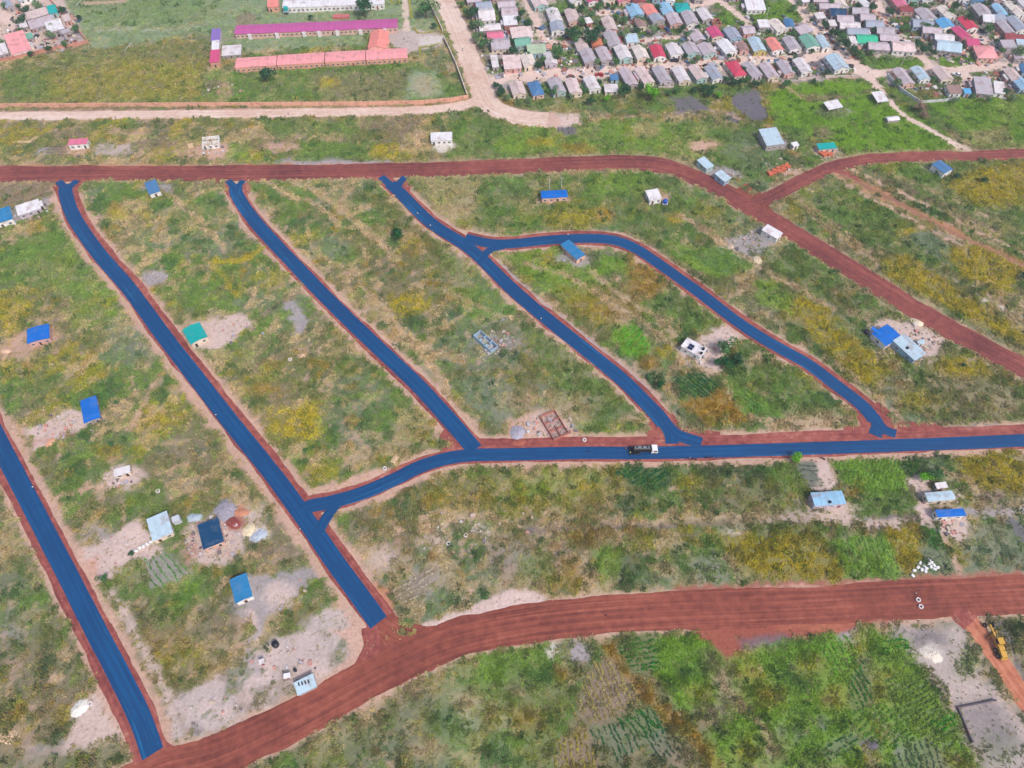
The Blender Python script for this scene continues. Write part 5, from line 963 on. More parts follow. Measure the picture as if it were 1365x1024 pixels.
def car(label, px, py, ang, col):
    t = empty('parked_car', (0,0,0), 0, uniq(label), 'car', 'cars in the town'); m = mat(col, .35, .05)
    b = MB(); b.prism([(-2.15,.35),(2.15,.35),(2.2,.75),(1.2,.95),(-1.5,1.0),(-2.15,.95)], -.85, .85); b.build('body', m, t)
    b = MB(); b.prism([(-1.75,.98),(1.05,.94),(.35,1.42),(-1.2,1.45)], -.74, .74, 1); b.box(-.7,.7,-1.15,.3,1.44,1.49, 0); b.build('cabin', [m, m_glass], t)
    for y in (-1.35,1.35):
        for sx in (-1,1): wheel_part(t, sx*.78, y, .32, .22)
    b = MB(); b.box(-.75,-.45,2.12,2.2,.6,.74); b.box(.45,.75,2.12,2.2,.6,.74); b.build('headlight', m_frame, t)
    place(t, px, py, R(ang), .03); return t
car('white car parked on the grass at the lane junction, right', 1275, 101, 55, (236,236,240))
car('red car behind the gap in the front town row', 799, 101, 80, (200,50,60))
car('dark car in front of the pale second row house', 899, 82, 85, (40,42,60))
car('blue car by the lilac fourth row house', 889, 41, 20, (50,80,140))
car('white car on the lane at the top of the town', 842, 11, 75, (232,232,236))
car('dark car in front of the grey house right of the coral roof', 1056, 73, 85, (40,40,52))
car('black car at the right front of the big salmon hipped house', 1322, 82, 80, (30,30,36))
car('pale car at the corner of the slanting lane', 1112, 75, 80, (210,214,220))
# motorcycles
def moto(label, px, py, ang, col):
    t = empty('motorcycle', (0,0,0), 0, uniq(label), 'motorcycle', 'motorcycles'); 
    for y in (-.65,.65): wheel_part(t, 0, y, .31, .12)
    b = MB(); b.tube((0,-.65,.35),(0,.1,.55),.06); b.tube((0,.1,.5),(0,.62,.85),.05); b.tube((0,.65,.31),(0,.5,1.0),.04); b.box(-.1,.1,-.2,.25,.3,.6); b.build('frame', m_blk, t)
    b = MB(); b.box(-.14,.14,-.75,0,.72,.84); b.build('seat', m_blk, t); b = MB(); b.cyl((0,0,.7),.17,.14,.22,10); b.box(-.12,.12,0,.38,.68,.86); b.build('fuel_tank', mat(col,.4), t)
    b = MB(); b.tube((-.36,.42,1.02),(.36,.42,1.02),.025); b.build('handlebar', m_blk, t); place(t, px, py, R(ang), .12)
moto('left of two dark motorcycles on the verge below the tanker', 925, 613, 80, (180,40,50)); moto('right of two dark motorcycles on the verge below the tanker', 943, 611, 95, (40,60,160))
moto('motorcycle on the wide pale dirt road bend', 651, 149, 40, (60,60,70)); moto('motorcycle parked at the top of the dark striped plot', 1096, 612, 60, (60,60,90))

# ------------------------------------------------------------------ people
def person_mesh(seed, shirt, legs, stride=.18, arms=.25, bend=0.0):
    J = [(0,0,.95),(0,0,1.15),(0,.02,1.38),(0,.02,1.48),(0,.03,1.56),(0,.04,1.68),
         (.1,0,.9),(.11,stride*.5,.5),(.11,stride*.2 - .05,.08),(.11,stride*.2+.12,.04),(-.1,0,.9),(-.11,-stride*.2,.5),(-.11,-stride-.02,.10),(-.11,-stride+.14,.04),
         (.19,.02,1.38),(.24,-arms*.3,1.12),(.25,arms*.5,.9),(-.19,.02,1.38),(-.24,arms*.2,1.12),(-.25,arms*.9,.95)]
    if bend: J = [(x, y + (max(0, z - .95))*bend, z - max(0, z-.95)*bend*.45) for x, y, z in J]
    E = [(0,1),(1,2),(2,3),(3,4),(4,5),(0,6),(6,7),(7,8),(8,9),(0,10),(10,11),(11,12),(12,13),(2,14),(14,15),(15,16),(2,17),(17,18),(18,19)]
    Rr = [.14,.135,.15,.06,.09,.1,.09,.065,.045,.045,.09,.065,.045,.045,.065,.045,.035,.065,.045,.035]
    me = bpy.data.meshes.new('person_base'); me.from_pydata(J, E, []); o = bpy.data.objects.new('person_base', me); C.objects.link(o)
    sk = o.modifiers.new('skin', 'SKIN'); sv = me.skin_vertices[0].data
    for i, r in enumerate(Rr): sv[i].radius = (r, r*.85)
    sv[0].use_root = True; ss = o.modifiers.new('sub', 'SUBSURF'); ss.levels = 1; ss.render_levels = 1
    dg = bpy.context.evaluated_depsgraph_get(); ev = o.evaluated_get(dg); m2 = bpy.data.meshes.new_from_object(ev); bpy.data.objects.remove(o)
    m2.name = 'body'; m2.materials.clear()
    for c in (shirt, legs, (96,64,52), (30,26,26)): m2.materials.append(mat(c, .9, .08))
    for p in m2.polygons:
        z = p.center.z; x = abs(p.center.x); top = 1.5 - bend*.25
        p.material_index = 3 if z > top + .16 else (2 if z > top or (x > .22 and z < 1.05) or z < .1 else (0 if z > .93 else 1)); p.use_smooth = True
    return m2
PM = [person_mesh(i, s, l, st, ar, be) for i, (s, l, st, ar, be) in enumerate([((230,230,232),(50,56,80),.2,.25,0),((50,60,110),(40,40,50),.05,.3,.35),((236,120,50),(50,60,90),.15,.3,0),((60,54,60),(90,80,76),.22,.2,0),((220,220,90),(40,44,60),.1,.45,.6)])]
for lab, px, py, k, a in [('person in a white shirt walking on the left edge of the third street top',557,287,0,200),('person in a white shirt lower on the third street near its fork',574,303,0,30),('person in a white shirt on the second street beside the turquoise house field',289,555,0,180),('person in white walking on the first blue street',46,651,0,20),
  ('person at the left edge of the second street below the junction',401,707,0,90),('person in white at the top of the curved street',757,315,0,180),('person on the left edge of the fourth street',721,427,0,220),('dark dressed person crossing the main street left of the tanker',785,603,3,270),('person with a motorcycle in the middle of the wide red road',807,821,1,270),
  ('worker in orange behind the tanker',834,600,2,270),('worker bending at the spray bar of the tanker',839,605,4,280),('dark dressed worker beside the rear wheels of the tanker',846,607,3,0),('worker near the middle of the tanker',853,607,1,0),('person in white at the drain rings on the red road',1219,792,0,40),('person in dark blue next to the one in white by the drain rings',1223,788,1,200),
  ('person walking on the pale dirt road, left',155,159,3,90),('person walking on the pale dirt road below the school wall',385,154,3,90),('person walking down the wide dirt road beside the school',617,68,3,180),('person at the crossing of the town lanes',1156,98,3,180),('person beside the corner shop of the front town row',1136,98,1,90),
  ('person standing left of the left motorcycle on the verge',919,612,0,90),('person standing right of the motorcycles on the verge',949,610,3,200)]:
    o = obj('person', PM[k]); tag(o, uniq(lab), 'person', 'people on the roads'); place(o, px, py, R(a), .19)

# ------------------------------------------------------------------ small things
b = MB(); n = 20; ro, ri, hh = .72, .42, .5
vs_ = [(r*math.cos(2*math.pi*i/n), r*math.sin(2*math.pi*i/n), z) for r, z in ((ro,0),(ro,hh),(ri,hh),(ri,0)) for i in range(n)]
b.add(vs_, [(k*n+i, k*n+(i+1)%n, ((k+1)%4)*n+(i+1)%n, ((k+1)%4)*n+i) for k in range(4) for i in range(n)]); RING = b.mesh('drain_ring', mat((226,218,220), .9, .1))
for lab, px, py in [('upper of two pale concrete rings on the red road',1223.5,800),('lower of two pale concrete rings on the red road',1227,809),('pale concrete ring on the verge of the bending blue street',513,625),('pale concrete ring in the grass below the small hut',211,655),('upper of two pale rings in the scrub below the main street',621,714),('lower of two pale rings in the scrub below the main street',598,725),('pale concrete ring on the verge right of the red brick shell',779,587),('pale concrete ring beside the white rubble, bottom left',121,938),('pale ring in the field near the third blue street',387,480),('pale ring in the grass below the pink house, left',84,485)]:
    o = obj('drain_ring', RING); tag(o, uniq(lab), 'concrete ring', 'concrete drain rings'); place(o, px, py, 0, .02)
def tank(lab, px, py, col, r=.8, h_=1.5, stand=0.0):
    x, y = P(px, py); t = empty('water_tank', (x, y, 0), 0, uniq(lab), 'water tank'); b = MB(); z = stand
    b.cyl((0,0,z), r, r, h_, 18); b.cyl((0,0,z+h_), r, r*.4, .3, 18); b.cyl((0,0,z+h_+.3), r*.25, r*.25, .12, 10); b.build('tank', mat(col, .45, .05), t)
    if stand:
        b = MB()
        for sx in (-1,1):
            for sy in (-1,1): b.box(sx*r-.07, sx*r+.07, sy*r-.07, sy*r+.07, -.3, stand-.12)
        b.box(-r-.2, r+.2, -r-.2, r+.2, stand-.12, stand-.004); b.build('stand', mat((190,190,196), .7), t)
tank('black water tank on the bare lilac yard, bottom left', 368, 860, (30,34,44), 1.0, 1.6); tank('turquoise tank on a stand behind the purple school roof', 383, 20, (40,170,170), 1.3, 1.8, 2.6)
tank('blue water tank beside the small white house, upper middle', 886, 272, (40,90,190), 1.0, 1.4, .8); tank('black tank above the blue roofed wing by the dark red road', 1154, 444, (36,36,44), .9, 1.4); tank('small black tank beside the corrugated shed', 394, 894, (44,44,52), .5, .9)
def heap(lab, px, py, r, h_, col, cat='heap', seed=0):
    x, y = P(px, py); rs = np.random.RandomState(seed + int(px)); n = 22; v = [(0,0,h_)]; f = []
    for j, fr in enumerate((.3,.6,.85,1.05)):
        for i in range(n):
            a = 2*math.pi*i/n; rr = r*fr*(1 + .22*math.sin(a*2+px) + rs.uniform(-.1,.1)); v.append((rr*math.cos(a), rr*math.sin(a)*.8, h_*(1-fr/1.05)**.8*rs.uniform(.8,1.2) - (.05 if fr > 1 else 0)))
    for i in range(n): f.append((0, 1+i, 1+(i+1)%n))
    for j in range(3):
        for i in range(n): a0 = 1+j*n; f.append((a0+i, a0+n+i, a0+n+(i+1)%n, a0+(i+1)%n))
    me = bpy.data.meshes.new('heap'); me.from_pydata(v, [], f); me.update(); me.materials.append(mat(col, .95, .2, 1.5, bump=.1)); o = obj('soil_heap', me, None, (x, y, 0)); tag(o, uniq(lab), cat)
heap('white sand heap on the grey bare plot, bottom right',1241,872,2.8,1.0,(226,216,204)); heap('white rubble heap at the edge of the pink patch, bottom left',106,944,2.6,.9,(230,226,220)); heap('grey gravel heap behind the navy roofed house',300,681,4.2,1.3,(158,154,168))
heap('red soil heap right of the navy roofed house',311,697,2.4,.9,(146,74,70)); heap('orange soil heap furthest right of the navy roofed house',322,683,2.2,.7,(196,136,108)); heap('pale sand heap right of the navy roofed house',332,706,2.4,.8,(226,208,180)); heap('light grey gravel heap near the second blue street',345,715,2.6,.7,(186,196,212))
heap('grey gravel heap left of the red brick shell',690,577,3.0,1.0,(170,166,182)); heap('red soil heap at the verge left of the red brick shell',692,590,2.2,.5,(166,94,80)); heap('tan soil heap beside the concrete ring on the verge',527,612,2.0,.7,(222,190,160)); heap('tan soil heap in the field left of the third street',403,474,1.8,.8,(214,176,150))
heap('tan soil heap under the white block by the dark red road',973,330,2.2,.9,(200,178,160)); heap('cream soil heap below the white block, right',1010,346,2.4,.9,(226,206,180)); heap('cream soil heap in the walled yard near the dark red road',1222,430,2.4,.9,(230,214,190)); heap('pink gravel heap on the yard of the blue roofed house, left field',68,590,2.0,.5,(226,170,140)); heap('blue grey gravel heap at the top of the navy roofed house yard',259,690,2.2,.6,(176,190,206))
heap('small tan heap at the left edge, bottom',8,982,3,.8,(222,190,160)); heap('dark soil heap on the grey bottom garden',1163,993,1.8,.5,(104,100,110)); heap('round pale pit rim at the far left blue roofed house',8,468,1.6,.5,(226,186,160))
def brickstack(lab, px, py, w, l, h_, ang, col=(206,112,84)):
    x, y = P(px, py); rs = random.Random(int(px*10)); t = empty('brick_stack', (x, y, 0), R(ang), uniq(lab), 'brick stack', 'stacks of orange bricks')
    nx_, nz_ = max(2, int(l/.8)), max(2, int(h_/.4)); b = MB()
    for i in range(nx_):
        for k in range(nz_):
            if k == nz_-1 and rs.random() < .4: continue
            j = rs.uniform(-.05,.05); y0 = -l/2 + i*l/nx_; b.box(-w/2+j, w/2+j, y0+.03, y0+l/nx_-.03, k*h_/nz_, (k+1)*h_/nz_-.02)
    o = b.build('bricks', mat(col, .95, .2, 1.2), t); o['kind'] = 'stuff'
for i, (px, py, w, l, a) in enumerate([(1026,233,2.2,3,10),(1032,230,2.4,3.4,-20),(1038,228,2.4,3,15),(1044,226,2.2,3,-10),(1049,223,2,2.6,30)]):
    brickstack('orange brick stack by the dark red road bend, %s from the left' % ORD[i], px, py, w, l, 1.5, a)
brickstack('orange brick stack left of the turquoise roofed building', 1097, 206, 3.4, 3.6, 1.6, 35); brickstack('tan mud brick stack alone at the far left above the red road', 30, 190, 9, 1.6, 1.2, 0, (216,186,150)); brickstack('smaller orange brick stack under the turquoise building', 1106,207,2.4,1.6,1.1,10)
brickstack('red brick stack behind the middle of the purple school roof', 455, 24, 9, 3, 1.4, 3, (206,120,120)); brickstack('pile of tan blocks on the yard of the half built white house', 255,196, 2.4,2.6,1.0,20,(220,190,150))
# sacks
def sack_mesh(seed):
    rs = np.random.RandomState(seed); v = []; f = []; n, mm = 12, 6
    for j in range(mm+1):
        th = math.pi*j/mm
        for i in range(n):
            a = 2*math.pi*i/n; sx, sy, sz = [abs(q)**.6*np.sign(q) for q in (math.sin(th)*math.cos(a), math.sin(th)*math.sin(a), math.cos(th))]
            v.append((.62*sx*rs.uniform(.93,1.07), .45*sy*rs.uniform(.93,1.07), .38 + .38*sz*rs.uniform(.9,1.1)))
    for j in range(mm):
        for i in range(n): f.append((j*n+i, (j+1)*n+i, (j+1)*n+(i+1)%n, j*n+(i+1)%n))
    me = bpy.data.meshes.new('sack'); me.from_pydata(v, [], f); me.update(); me.materials.append(mat((240,240,242), .7, .06)); return me
SK = [sack_mesh(i) for i in range(3)]
for i, (px, py) in enumerate([(1218,761),(1223,757),(1228,760),(1231,754),(1234,758),(1237,752),(1241,750),(1240,756),(1244,754),(1245,759),(1249,757),(1226,751),(1233,762),(1216,768),(1238,747)]):
    o = obj('sack', SK[i % 3]); o['label'] = 'white sack, %s from the left in the loose cluster at the right field edge' % ORD[[1,2,4,5,7,8,11,10,12,13,14,3,6,0,9][i]]; o['category'] = 'sack'; o['group'] = 'white sacks lying at the right field edge'; place(o, px, py, R(37*i), 0)
for i, (px, py) in enumerate([(182,735),(187,731),(192,729),(197,726),(202,723),(207,720)]):
    o = obj('sack', SK[i % 3]); o['label'] = 'small pale sack, %s from the left in the row along the pink driveway' % ORD[i]; o['category'] = 'sack'; o['group'] = 'sacks lined along the long pink driveway'; place(o, px, py, R(50*i), 0)
# goals, posts, poles
def goal(lab, px, py, rz):
    b = MB(); b.tube((-3.6,0,-.2),(-3.6,0,2.4),.07); b.tube((3.6,0,-.2),(3.6,0,2.4),.07); b.tube((-3.6,0,2.4),(3.6,0,2.4),.07)
    o = b.build('football_goal', m_wht); place(o, px, py, R(rz), 0); tag(o, uniq(lab), 'goal', 'football goals')
goal('white football goal at the top of the pale sports field', 109, 8, 80); goal('white football goal at the lower end of the pale sports field', 173, 68, 80)
for lab, px in (('left of the two yellow posts behind the school wall', 393),('right of the two yellow posts behind the school wall', 397)):
    b = MB(); b.tube((0,0,-.2),(0,0,3.6),.12); o = b.build('yellow_post', mat((220,200,70), .6)); place(o, px, 137, 0, 0); tag(o, uniq(lab), 'post', 'yellow posts')
def pole(lab, px, py, h_):
    x, y = P(px, py); t = empty('power_pole', (x, y, 0), 0, uniq(lab), 'pole', 'power poles'); b = MB(); b.tube((0,0,-.3),(0,0,h_),.14,8,0,.09); b.build('pole', mat((222,214,206), .8), t); b = MB(); b.box(-.9,.9,-.06,.06,h_-.5,h_-.38); b.build('crossarm', mat((180,170,160), .8), t)
for lab, px, py in (('pale pole in the vivid grass beside the town lane, top',1021,25),('pale pole left of the diagonal town lane',1072,36),('pale pole in the grass above the red second row roof',880,66),('pale pole in front of the two white second row houses',1014,60),('pale pole on the grass below the white house with black cars',1200,90),('pale pole left of the blue roofed peach house',732,254),('pale pole right of the blue roofed peach house',748,252),('pale pole among the trees of the third town row',820,25)): pole(lab, px, py, 6.5)
# solar panels and stones on roofs
m_sol = mat((28,44,86), .25, .1, 3)
def on_roof(label_start, name, size, pos, m, rz=0):
    o = [q for q in C.objects if q.get('label','').startswith(label_start)][0]; rf = [c for c in o.children if c.name.startswith('roof')][0]
    b = MB(); b.box(-size[0]/2, size[0]/2, -size[1]/2, size[1]/2, 0, size[2]); q = b.build(name, m, rf); q.location = pos; q.rotation_euler = (0, 0, rz); return q
wl = 'white flat roofed house with solar'
on_roof(wl,'solar_panel',(1.2,2.0,.08),(-1.4,1.0,3.35),m_sol); on_roof(wl,'solar_panel',(1.2,2.0,.08),(0,1.0,3.35),m_sol); on_roof(wl,'roof_tank',(.9,.9,.8),(1.2,-3.2,3.3),m_dark); on_roof(wl,'roof_tank',(.8,.8,.7),(-1.0,-3.6,3.3),m_dark)
q = on_roof('salmon gabled school hall','solar_panel',(1.6,3.2,.08),(-2.0,-1.2,4.35),m_sol); q.rotation_euler = (0,-math.atan(.3),0)
on_roof('long pale blue roofed light blue','roof_hatch',(1.2,1.0,.15),(-1.2,0,3.3),m_dark); on_roof('wide light blue roofed','roof_vent',(.9,.9,.35),(0,-1.4,3.4),m_dark)
for i in range(4): on_roof('small corrugated pale blue','roof_stone',(.35,1.0,.2),(-1.6+.9*i, .9-.2*i, 2.6), m_dark)

# ------------------------------------------------------------------ crop rows, debris, grass
rs = np.random.RandomState(11)
PTS = []; COLS = []; SCL = []; KIND = []
def in_poly(pts, xs, ys): return inside_dist(pts, xs, ys) > 0
for poly, dr, sp, colr, soil, scl in ROWS:
    pts = [P(*p) for p in poly]; c = np.mean(pts, axis=0); p0 = np.array(P(*poly[0])); p1 = np.array(P(poly[0][0]+dr[0], poly[0][1]+dr[1])); d = (p1-p0)/np.linalg.norm(p1-p0); nn = np.array([-d[1], d[0]])
    rmax = max(np.linalg.norm(np.array(p)-c) for p in pts); q = []
    for k in np.arange(-rmax, rmax, sp):
        ts = np.arange(-rmax, rmax, .40); ph = rs.uniform(0,6); off = k + .28*np.sin(ts*.22+ph) + .12*np.sin(ts*.9+ph*3) + rs.normal(0,.11,len(ts)); kp = rs.rand(len(ts)) < .93 - .6*(np.sin(ts*.31+ph*5) > .86); ts = ts[kp]; off = off[kp]; q.append(c[None,:] + d[None,:]*ts[:,None] + nn[None,:]*off[:,None])
    q = np.concatenate(q); q = q[in_poly(pts, q[:,0], q[:,1])]; keep = rs.rand(len(q)) > .12; q = q[keep]
    base = np.array(s2l(colr)) * KA * VB; n = len(q)
    PTS.append(q); COLS.append(base[None,:] * rs.uniform(.65, 1.4, n)[:,None]); SCL.append(np.stack([rs.uniform(.7,1.5,n)*scl*1.05]*2 + [rs.uniform(.7,1.2,n)*scl], 1)); KIND.append(rs.randint(0,3,n))
    D_idx = bbox_idx(pts, 0); dd = inside_dist(pts, X[D_idx], Y[D_idx]); D[D_idx[dd > 0]] *= .45
# wild grass and scrub
NC = 900000
ys = -5 + 425 * rs.rand(NC)**.80; zc = CAMH * SP + ys * CP; halfw = (720 / FPX) * zc
xs = (rs.rand(NC)*2 - 1) * halfw * 1.02 ; keepw = rs.rand(NC) < (halfw / halfw.max())**.0
xi = np.clip(np.searchsorted(gx, xs) - 1, 0, nx-1); yi = np.clip(np.searchsorted(gy, ys) - 1, 0, ny-1); gi = yi * nx + xi
clump = fbm(xs, ys, 3.0, 601, 3)
cf = np.clip((clump - .36) * 4.5, .12, 1.25); vg_ = (V[gi][:,1] / (V[gi][:,0] + 1e-6)) > 1.7; cf = np.where(vg_, .55 + .35*cf, cf); dens = D[gi] * cf * .42
acc = rs.rand(NC) < dens; xs, ys, gi, clump = xs[acc], ys[acc], gi[acc], clump[acc]; n = len(xs)
col = V[gi].copy(); r = rs.rand(n)
sp_noise = fbm(xs, ys, 5, 701, 3)
def mixin(mask, c, a): 
    cc = np.array(s2l(c)) * KA * VB; col[mask] = col[mask]*(1-a) + cc*a
vgreen = (V[gi][:,1] / (V[gi][:,0] + 1e-6)) > 1.35
n_s = fbm(xs, ys, 2.6, 811, 3); n_g = fbm(xs, ys, 3.4, 823, 3)
mixin((n_s > .61) & (r < .6) & ~vgreen, (190,170,134), .55); mixin((n_g > .62) & (r < .6), (84,112,74), .45); mixin((r > .72) & (r < .80) & (sp_noise > .5) & ~vgreen, (170,156,74), .5); mixin((n_s < .34) & (r > .5), (168,144,126), .35); mixin((n_g < .37) & (r < .6), (134,164,80), .4)
col *= rs.uniform(.88, 1.15, n)[:,None]
h_ = H[gi] * rs.uniform(.6, 1.5, n) * (1 + .8*(clump > .62)); wd = rs.uniform(.65, 1.25, n) * (1 + ys/520.0) * .95
low = np.clip(D[gi] / .6, .45, 1); bush = (rs.rand(n) < .012) & (D[gi] > .7); col[bush] = col[bush]*.45 + np.array(s2l((66,106,58)))*KA*VB*.55; wd[bush] *= 1.5; h_[bush] = rs.uniform(1.2, 2.0, bush.sum())
PTS.append(np.stack([xs, ys], 1)); COLS.append(col); SCL.append(np.stack([wd*low, wd*low, h_*low*1.0], 1)); KIND.append(rs.randint(3, 7, n))
PA = np.concatenate(PTS); CA = np.clip(np.concatenate(COLS), 0, .8); SA = np.concatenate(SCL); KA_ = np.concatenate(KIND).astype(np.int32); n = len(PA); print('tufts', n)
gz = Z[np.clip(np.searchsorted(gy, PA[:,1])-1,0,ny-1)*nx + np.clip(np.searchsorted(gx, PA[:,0])-1,0,nx-1)]
def patch_mesh(seed, minis, blades):
    rr = np.random.RandomState(seed); v = []; f = []; cols = []
    for q in range(minis):
        qa = rr.uniform(0, 6.283); qr = .75 * math.sqrt(rr.rand()); mx_, my_ = qr*math.cos(qa), qr*math.sin(qa); k0 = rr.uniform(.76, 1.24); hq = rr.uniform(.55, 1.0)
        for k in range(blades):
            a = rr.uniform(0, 6.283); l = rr.uniform(.14, .34); z1 = hq*rr.uniform(.5, 1.0); z2 = z1*rr.uniform(.5, .95); ca_, sa_ = math.cos(a), math.sin(a); w = .11*rr.uniform(.7,1.3)
            b0 = len(v); v += [(mx_ - sa_*w*.5, my_ + ca_*w*.5, -.05), (mx_ + sa_*w*.5, my_ - ca_*w*.5, -.05), (mx_ + ca_*l*.6 + sa_*w*.7, my_ + sa_*l*.6 - ca_*w*.7, z1), (mx_ + ca_*l*.6 - sa_*w*.7, my_ + sa_*l*.6 + ca_*w*.7, z1), (mx_ + ca_*l, my_ + sa_*l, z2)]
            f += [(b0,b0+1,b0+2,b0+3), (b0+3,b0+2,b0+4)]; kk = k0*rr.uniform(.85,1.15); cols += [(kk*rr.uniform(.95,1.1), kk, kk*rr.uniform(.9,1.15), 1)]*2
    me = bpy.data.meshes.new('tuft'); me.from_pydata(v, [], f); me.update(); me.attributes.new('bladevar', 'FLOAT_COLOR', 'FACE').data.foreach_set('color', np.array(cols, np.float32).ravel()); me.materials.append(m_patch); return me
def tuft_mesh(seed, blades, wdt):
    rr = np.random.RandomState(seed); v = []; f = []
    for k in range(blades):
        a = rr.uniform(0, 6.283); l = rr.uniform(.25, .62); z1 = rr.uniform(.5, 1.0); z2 = z1*rr.uniform(.55, 1.0); ca_, sa_ = math.cos(a), math.sin(a); w = wdt*rr.uniform(.7,1.3); ox, oy = rr.uniform(-.2,.2,2)
        b0 = len(v); v += [(ox - sa_*w*.5, oy + ca_*w*.5, -.05), (ox + sa_*w*.5, oy - ca_*w*.5, -.05), (ox + ca_*l*.55 + sa_*w*.6, oy + sa_*l*.55 - ca_*w*.6, z1), (ox + ca_*l*.55 - sa_*w*.6, oy + sa_*l*.55 + ca_*w*.6, z1), (ox + ca_*l, oy + sa_*l, z2)]
        f += [(b0,b0+1,b0+2,b0+3), (b0+3,b0+2,b0+4)]
    me = bpy.data.meshes.new('tuft'); me.from_pydata(v, [], f); me.update(); me.materials.append(m_tuft); return me
m_tuft, nt, b = newmat('grass_blades'); a = N(nt, 'ShaderNodeAttribute', attribute_name='tcol', attribute_type='INSTANCER'); nt.links.new(a.outputs['Color'], b.inputs['Base Color']); b.inputs['Roughness'].default_value = .8; b.inputs['Specular IOR Level'].default_value = .1
m_patch, nt, b = newmat('grass_patch'); a = N(nt, 'ShaderNodeAttribute', attribute_name='tcol', attribute_type='INSTANCER'); a2 = N(nt, 'ShaderNodeAttribute', attribute_name='bladevar')
mx = N(nt, 'ShaderNodeMix', data_type='RGBA', blend_type='MULTIPLY'); mx.inputs[0].default_value = 1; nt.links.new(a.outputs['Color'], mx.inputs[6]); nt.links.new(a2.outputs['Color'], mx.inputs[7]); nt.links.new(mx.outputs[2], b.inputs['Base Color']); b.inputs['Roughness'].default_value = .8; b.inputs['Specular IOR Level'].default_value = .1
tc_ = bpy.data.collections.new('tuft_kinds')
for i in range(3): tc_.objects.link(bpy.data.objects.new('tuft_%d' % i, tuft_mesh(900+i, 8 + i, .20)))
for i in range(3, 7): tc_.objects.link(bpy.data.objects.new('tuft_%d' % i, patch_mesh(900+i, 8, 5)))
me = bpy.data.meshes.new('grass'); me.vertices.add(n); me.vertices.foreach_set('co', np.stack([PA[:,0], PA[:,1], gz], 1).astype(np.float32).ravel())
me.attributes.new('tcol', 'FLOAT_COLOR', 'POINT').data.foreach_set('color', np.concatenate([CA, np.ones((n,1))], 1).astype(np.float32).ravel())
me.attributes.new('tscale', 'FLOAT_VECTOR', 'POINT').data.foreach_set('vector', SA.astype(np.float32).ravel())
me.attributes.new('trot', 'FLOAT_VECTOR', 'POINT').data.foreach_set('vector', np.stack([np.zeros(n), np.zeros(n), rs.uniform(0, 6.28, n)], 1).astype(np.float32).ravel())
me.attributes.new('tkind', 'INT', 'POINT').data.foreach_set('value', KA_)
go = obj('grass', me); tag(go, 'wild grass, weeds and crop plants growing over all the open plots', 'grass', None, 'stuff')
ng = bpy.data.node_groups.new('grass_scatter', 'GeometryNodeTree'); ng.interface.new_socket('Geometry', in_out='INPUT', socket_type='NodeSocketGeometry'); ng.interface.new_socket('Geometry', in_out='OUTPUT', socket_type='NodeSocketGeometry')
gin = ng.nodes.new('NodeGroupInput'); gout = ng.nodes.new('NodeGroupOutput'); iop = ng.nodes.new('GeometryNodeInstanceOnPoints'); ci = ng.nodes.new('GeometryNodeCollectionInfo'); ci.inputs['Collection'].default_value = tc_; ci.inputs['Separate Children'].default_value = True; ci.inputs['Reset Children'].default_value = True
iop.inputs['Pick Instance'].default_value = True
def na(name, dt):
    q = ng.nodes.new('GeometryNodeInputNamedAttribute'); q.data_type = dt; q.inputs['Name'].default_value = name; return q.outputs['Attribute']
ng.links.new(gin.outputs[0], iop.inputs['Points']); ng.links.new(ci.outputs[0], iop.inputs['Instance']); ng.links.new(na('tkind','INT'), iop.inputs['Instance Index']); ng.links.new(na('tscale','FLOAT_VECTOR'), iop.inputs['Scale']); ng.links.new(na('trot','FLOAT_VECTOR'), iop.inputs['Rotation']); ng.links.new(iop.outputs[0], gout.inputs[0])
go.modifiers.new('scatter', 'NODES').node_group = ng

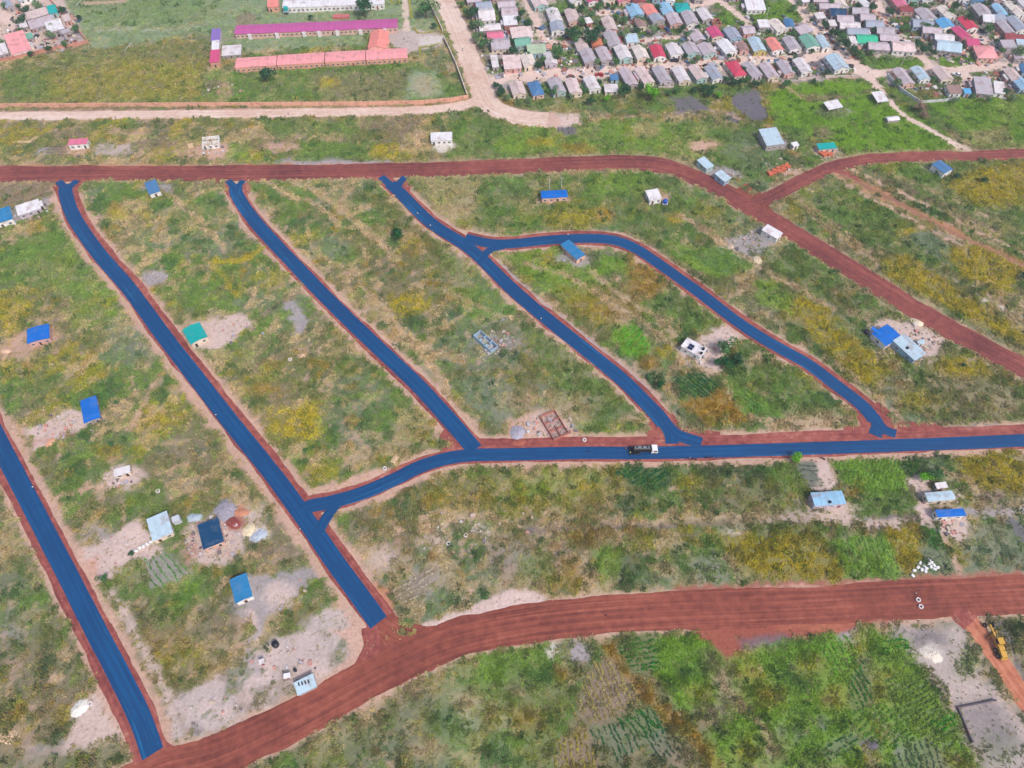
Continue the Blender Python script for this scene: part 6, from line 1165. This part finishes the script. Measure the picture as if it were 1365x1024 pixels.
# loose debris lying about yards and building plots: one mesh nobody could count
def debris(lab, areas, seed, cols, smin, smax):
    rr = np.random.RandomState(seed); b = MB()
    for (cx_, cy_, rx_, ry_, cnt) in areas:
        for k in range(cnt):
            a = rr.uniform(0, 6.283); q = math.sqrt(rr.rand()); px, py = cx_ + rx_*q*math.cos(a), cy_ + ry_*q*math.sin(a); x, y = P(px, py)
            if road_dist(np.array([x]), np.array([y]))[0] < .5: continue
            s = rr.uniform(smin, smax)*rr.choice([.6, 1, 1.6]); l = s*rr.uniform(.5, 1.6); hh = rr.uniform(.15, .9)*min(1, s); an = rr.uniform(0, 3.14); c, s_ = math.cos(an), math.sin(an); tl = rr.uniform(-.2,.2)
            co = [(-s,-l),(s,-l),(s,l),(-s,l)]; vv = [(x + u*.5*c - v*.5*s_, y + u*.5*s_ + v*.5*c, z + tl*u) for z in (-.1, hh) for u, v in co]
            b.add(vv, [(4,5,6,7),(0,1,5,4),(1,2,6,5),(2,3,7,6),(3,0,4,7)], rr.randint(len(cols)))
    tag(b.build('debris', [mat(c, .85, .1) for c in cols]), uniq(lab), 'debris', None, 'stuff')
DC = [(236,230,232),(176,170,182),(120,110,116),(206,150,140),(90,120,150),(60,58,66),(200,190,170),(150,96,86)]
debris('clutter, sheets and yard objects scattered between the town houses', [(700,70,60,44,190),(790,60,70,50,330),(900,55,80,48,420),(1010,60,70,44,300),(1140,45,60,36,300),(1210,40,40,34,150),(1300,45,66,44,480),(1320,115,40,18,160),(1235,118,30,12,50),(60,40,50,34,200),(650,45,30,40,100),(1090,92,50,10,60)], 5, DC, .5, 1.7)
debris('building rubble, blocks and litter around the field houses', [(283,718,40,30,150),(735,570,34,18,110),(665,458,26,16,100),(161,636,22,14,40),(1210,452,38,26,90),(1255,668,28,10,36),(1266,700,22,14,40),(1096,664,30,14,26),(762,344,24,9,24),(1000,325,36,22,60),(40,282,34,12,40),(320,445,40,14,40),(90,570,46,18,60),(170,730,50,26,18),(385,790,30,24,14),(380,880,46,26,30),(935,470,36,22,60),(104,205,20,8,16),(283,200,20,10,40),(1045,215,30,14,40),(1100,204,24,9,50),(965,238,24,9,36),(600,715,60,26,50),(300,115,26,16,60),(640,700,90,20,24),(290,950,60,24,24)], 8, [(206,200,202),(176,170,182),(120,110,116),(206,150,140),(190,170,160),(196,180,164)], .25, .7)


# ------------------------------------------------------------------ thin haze in the air
hb = MB(); hb.box(-1500, 1500, -300, 1500, -3.0, 232.0); hm = bpy.data.materials.new('haze_air'); hm.use_nodes = True; nt = hm.node_tree; nt.nodes.clear()
pv = N(nt, 'ShaderNodeVolumePrincipled'); pv.inputs['Color'].default_value = (.92, .95, 1, 1); pv.inputs['Density'].default_value = .00024; pv.inputs['Anisotropy'].default_value = .2
mo = N(nt, 'ShaderNodeOutputMaterial'); nt.links.new(pv.outputs[0], mo.inputs['Volume'])
hz = hb.build('haze', hm); tag(hz, 'thin pale haze over the plots and town', 'haze', None, 'stuff')
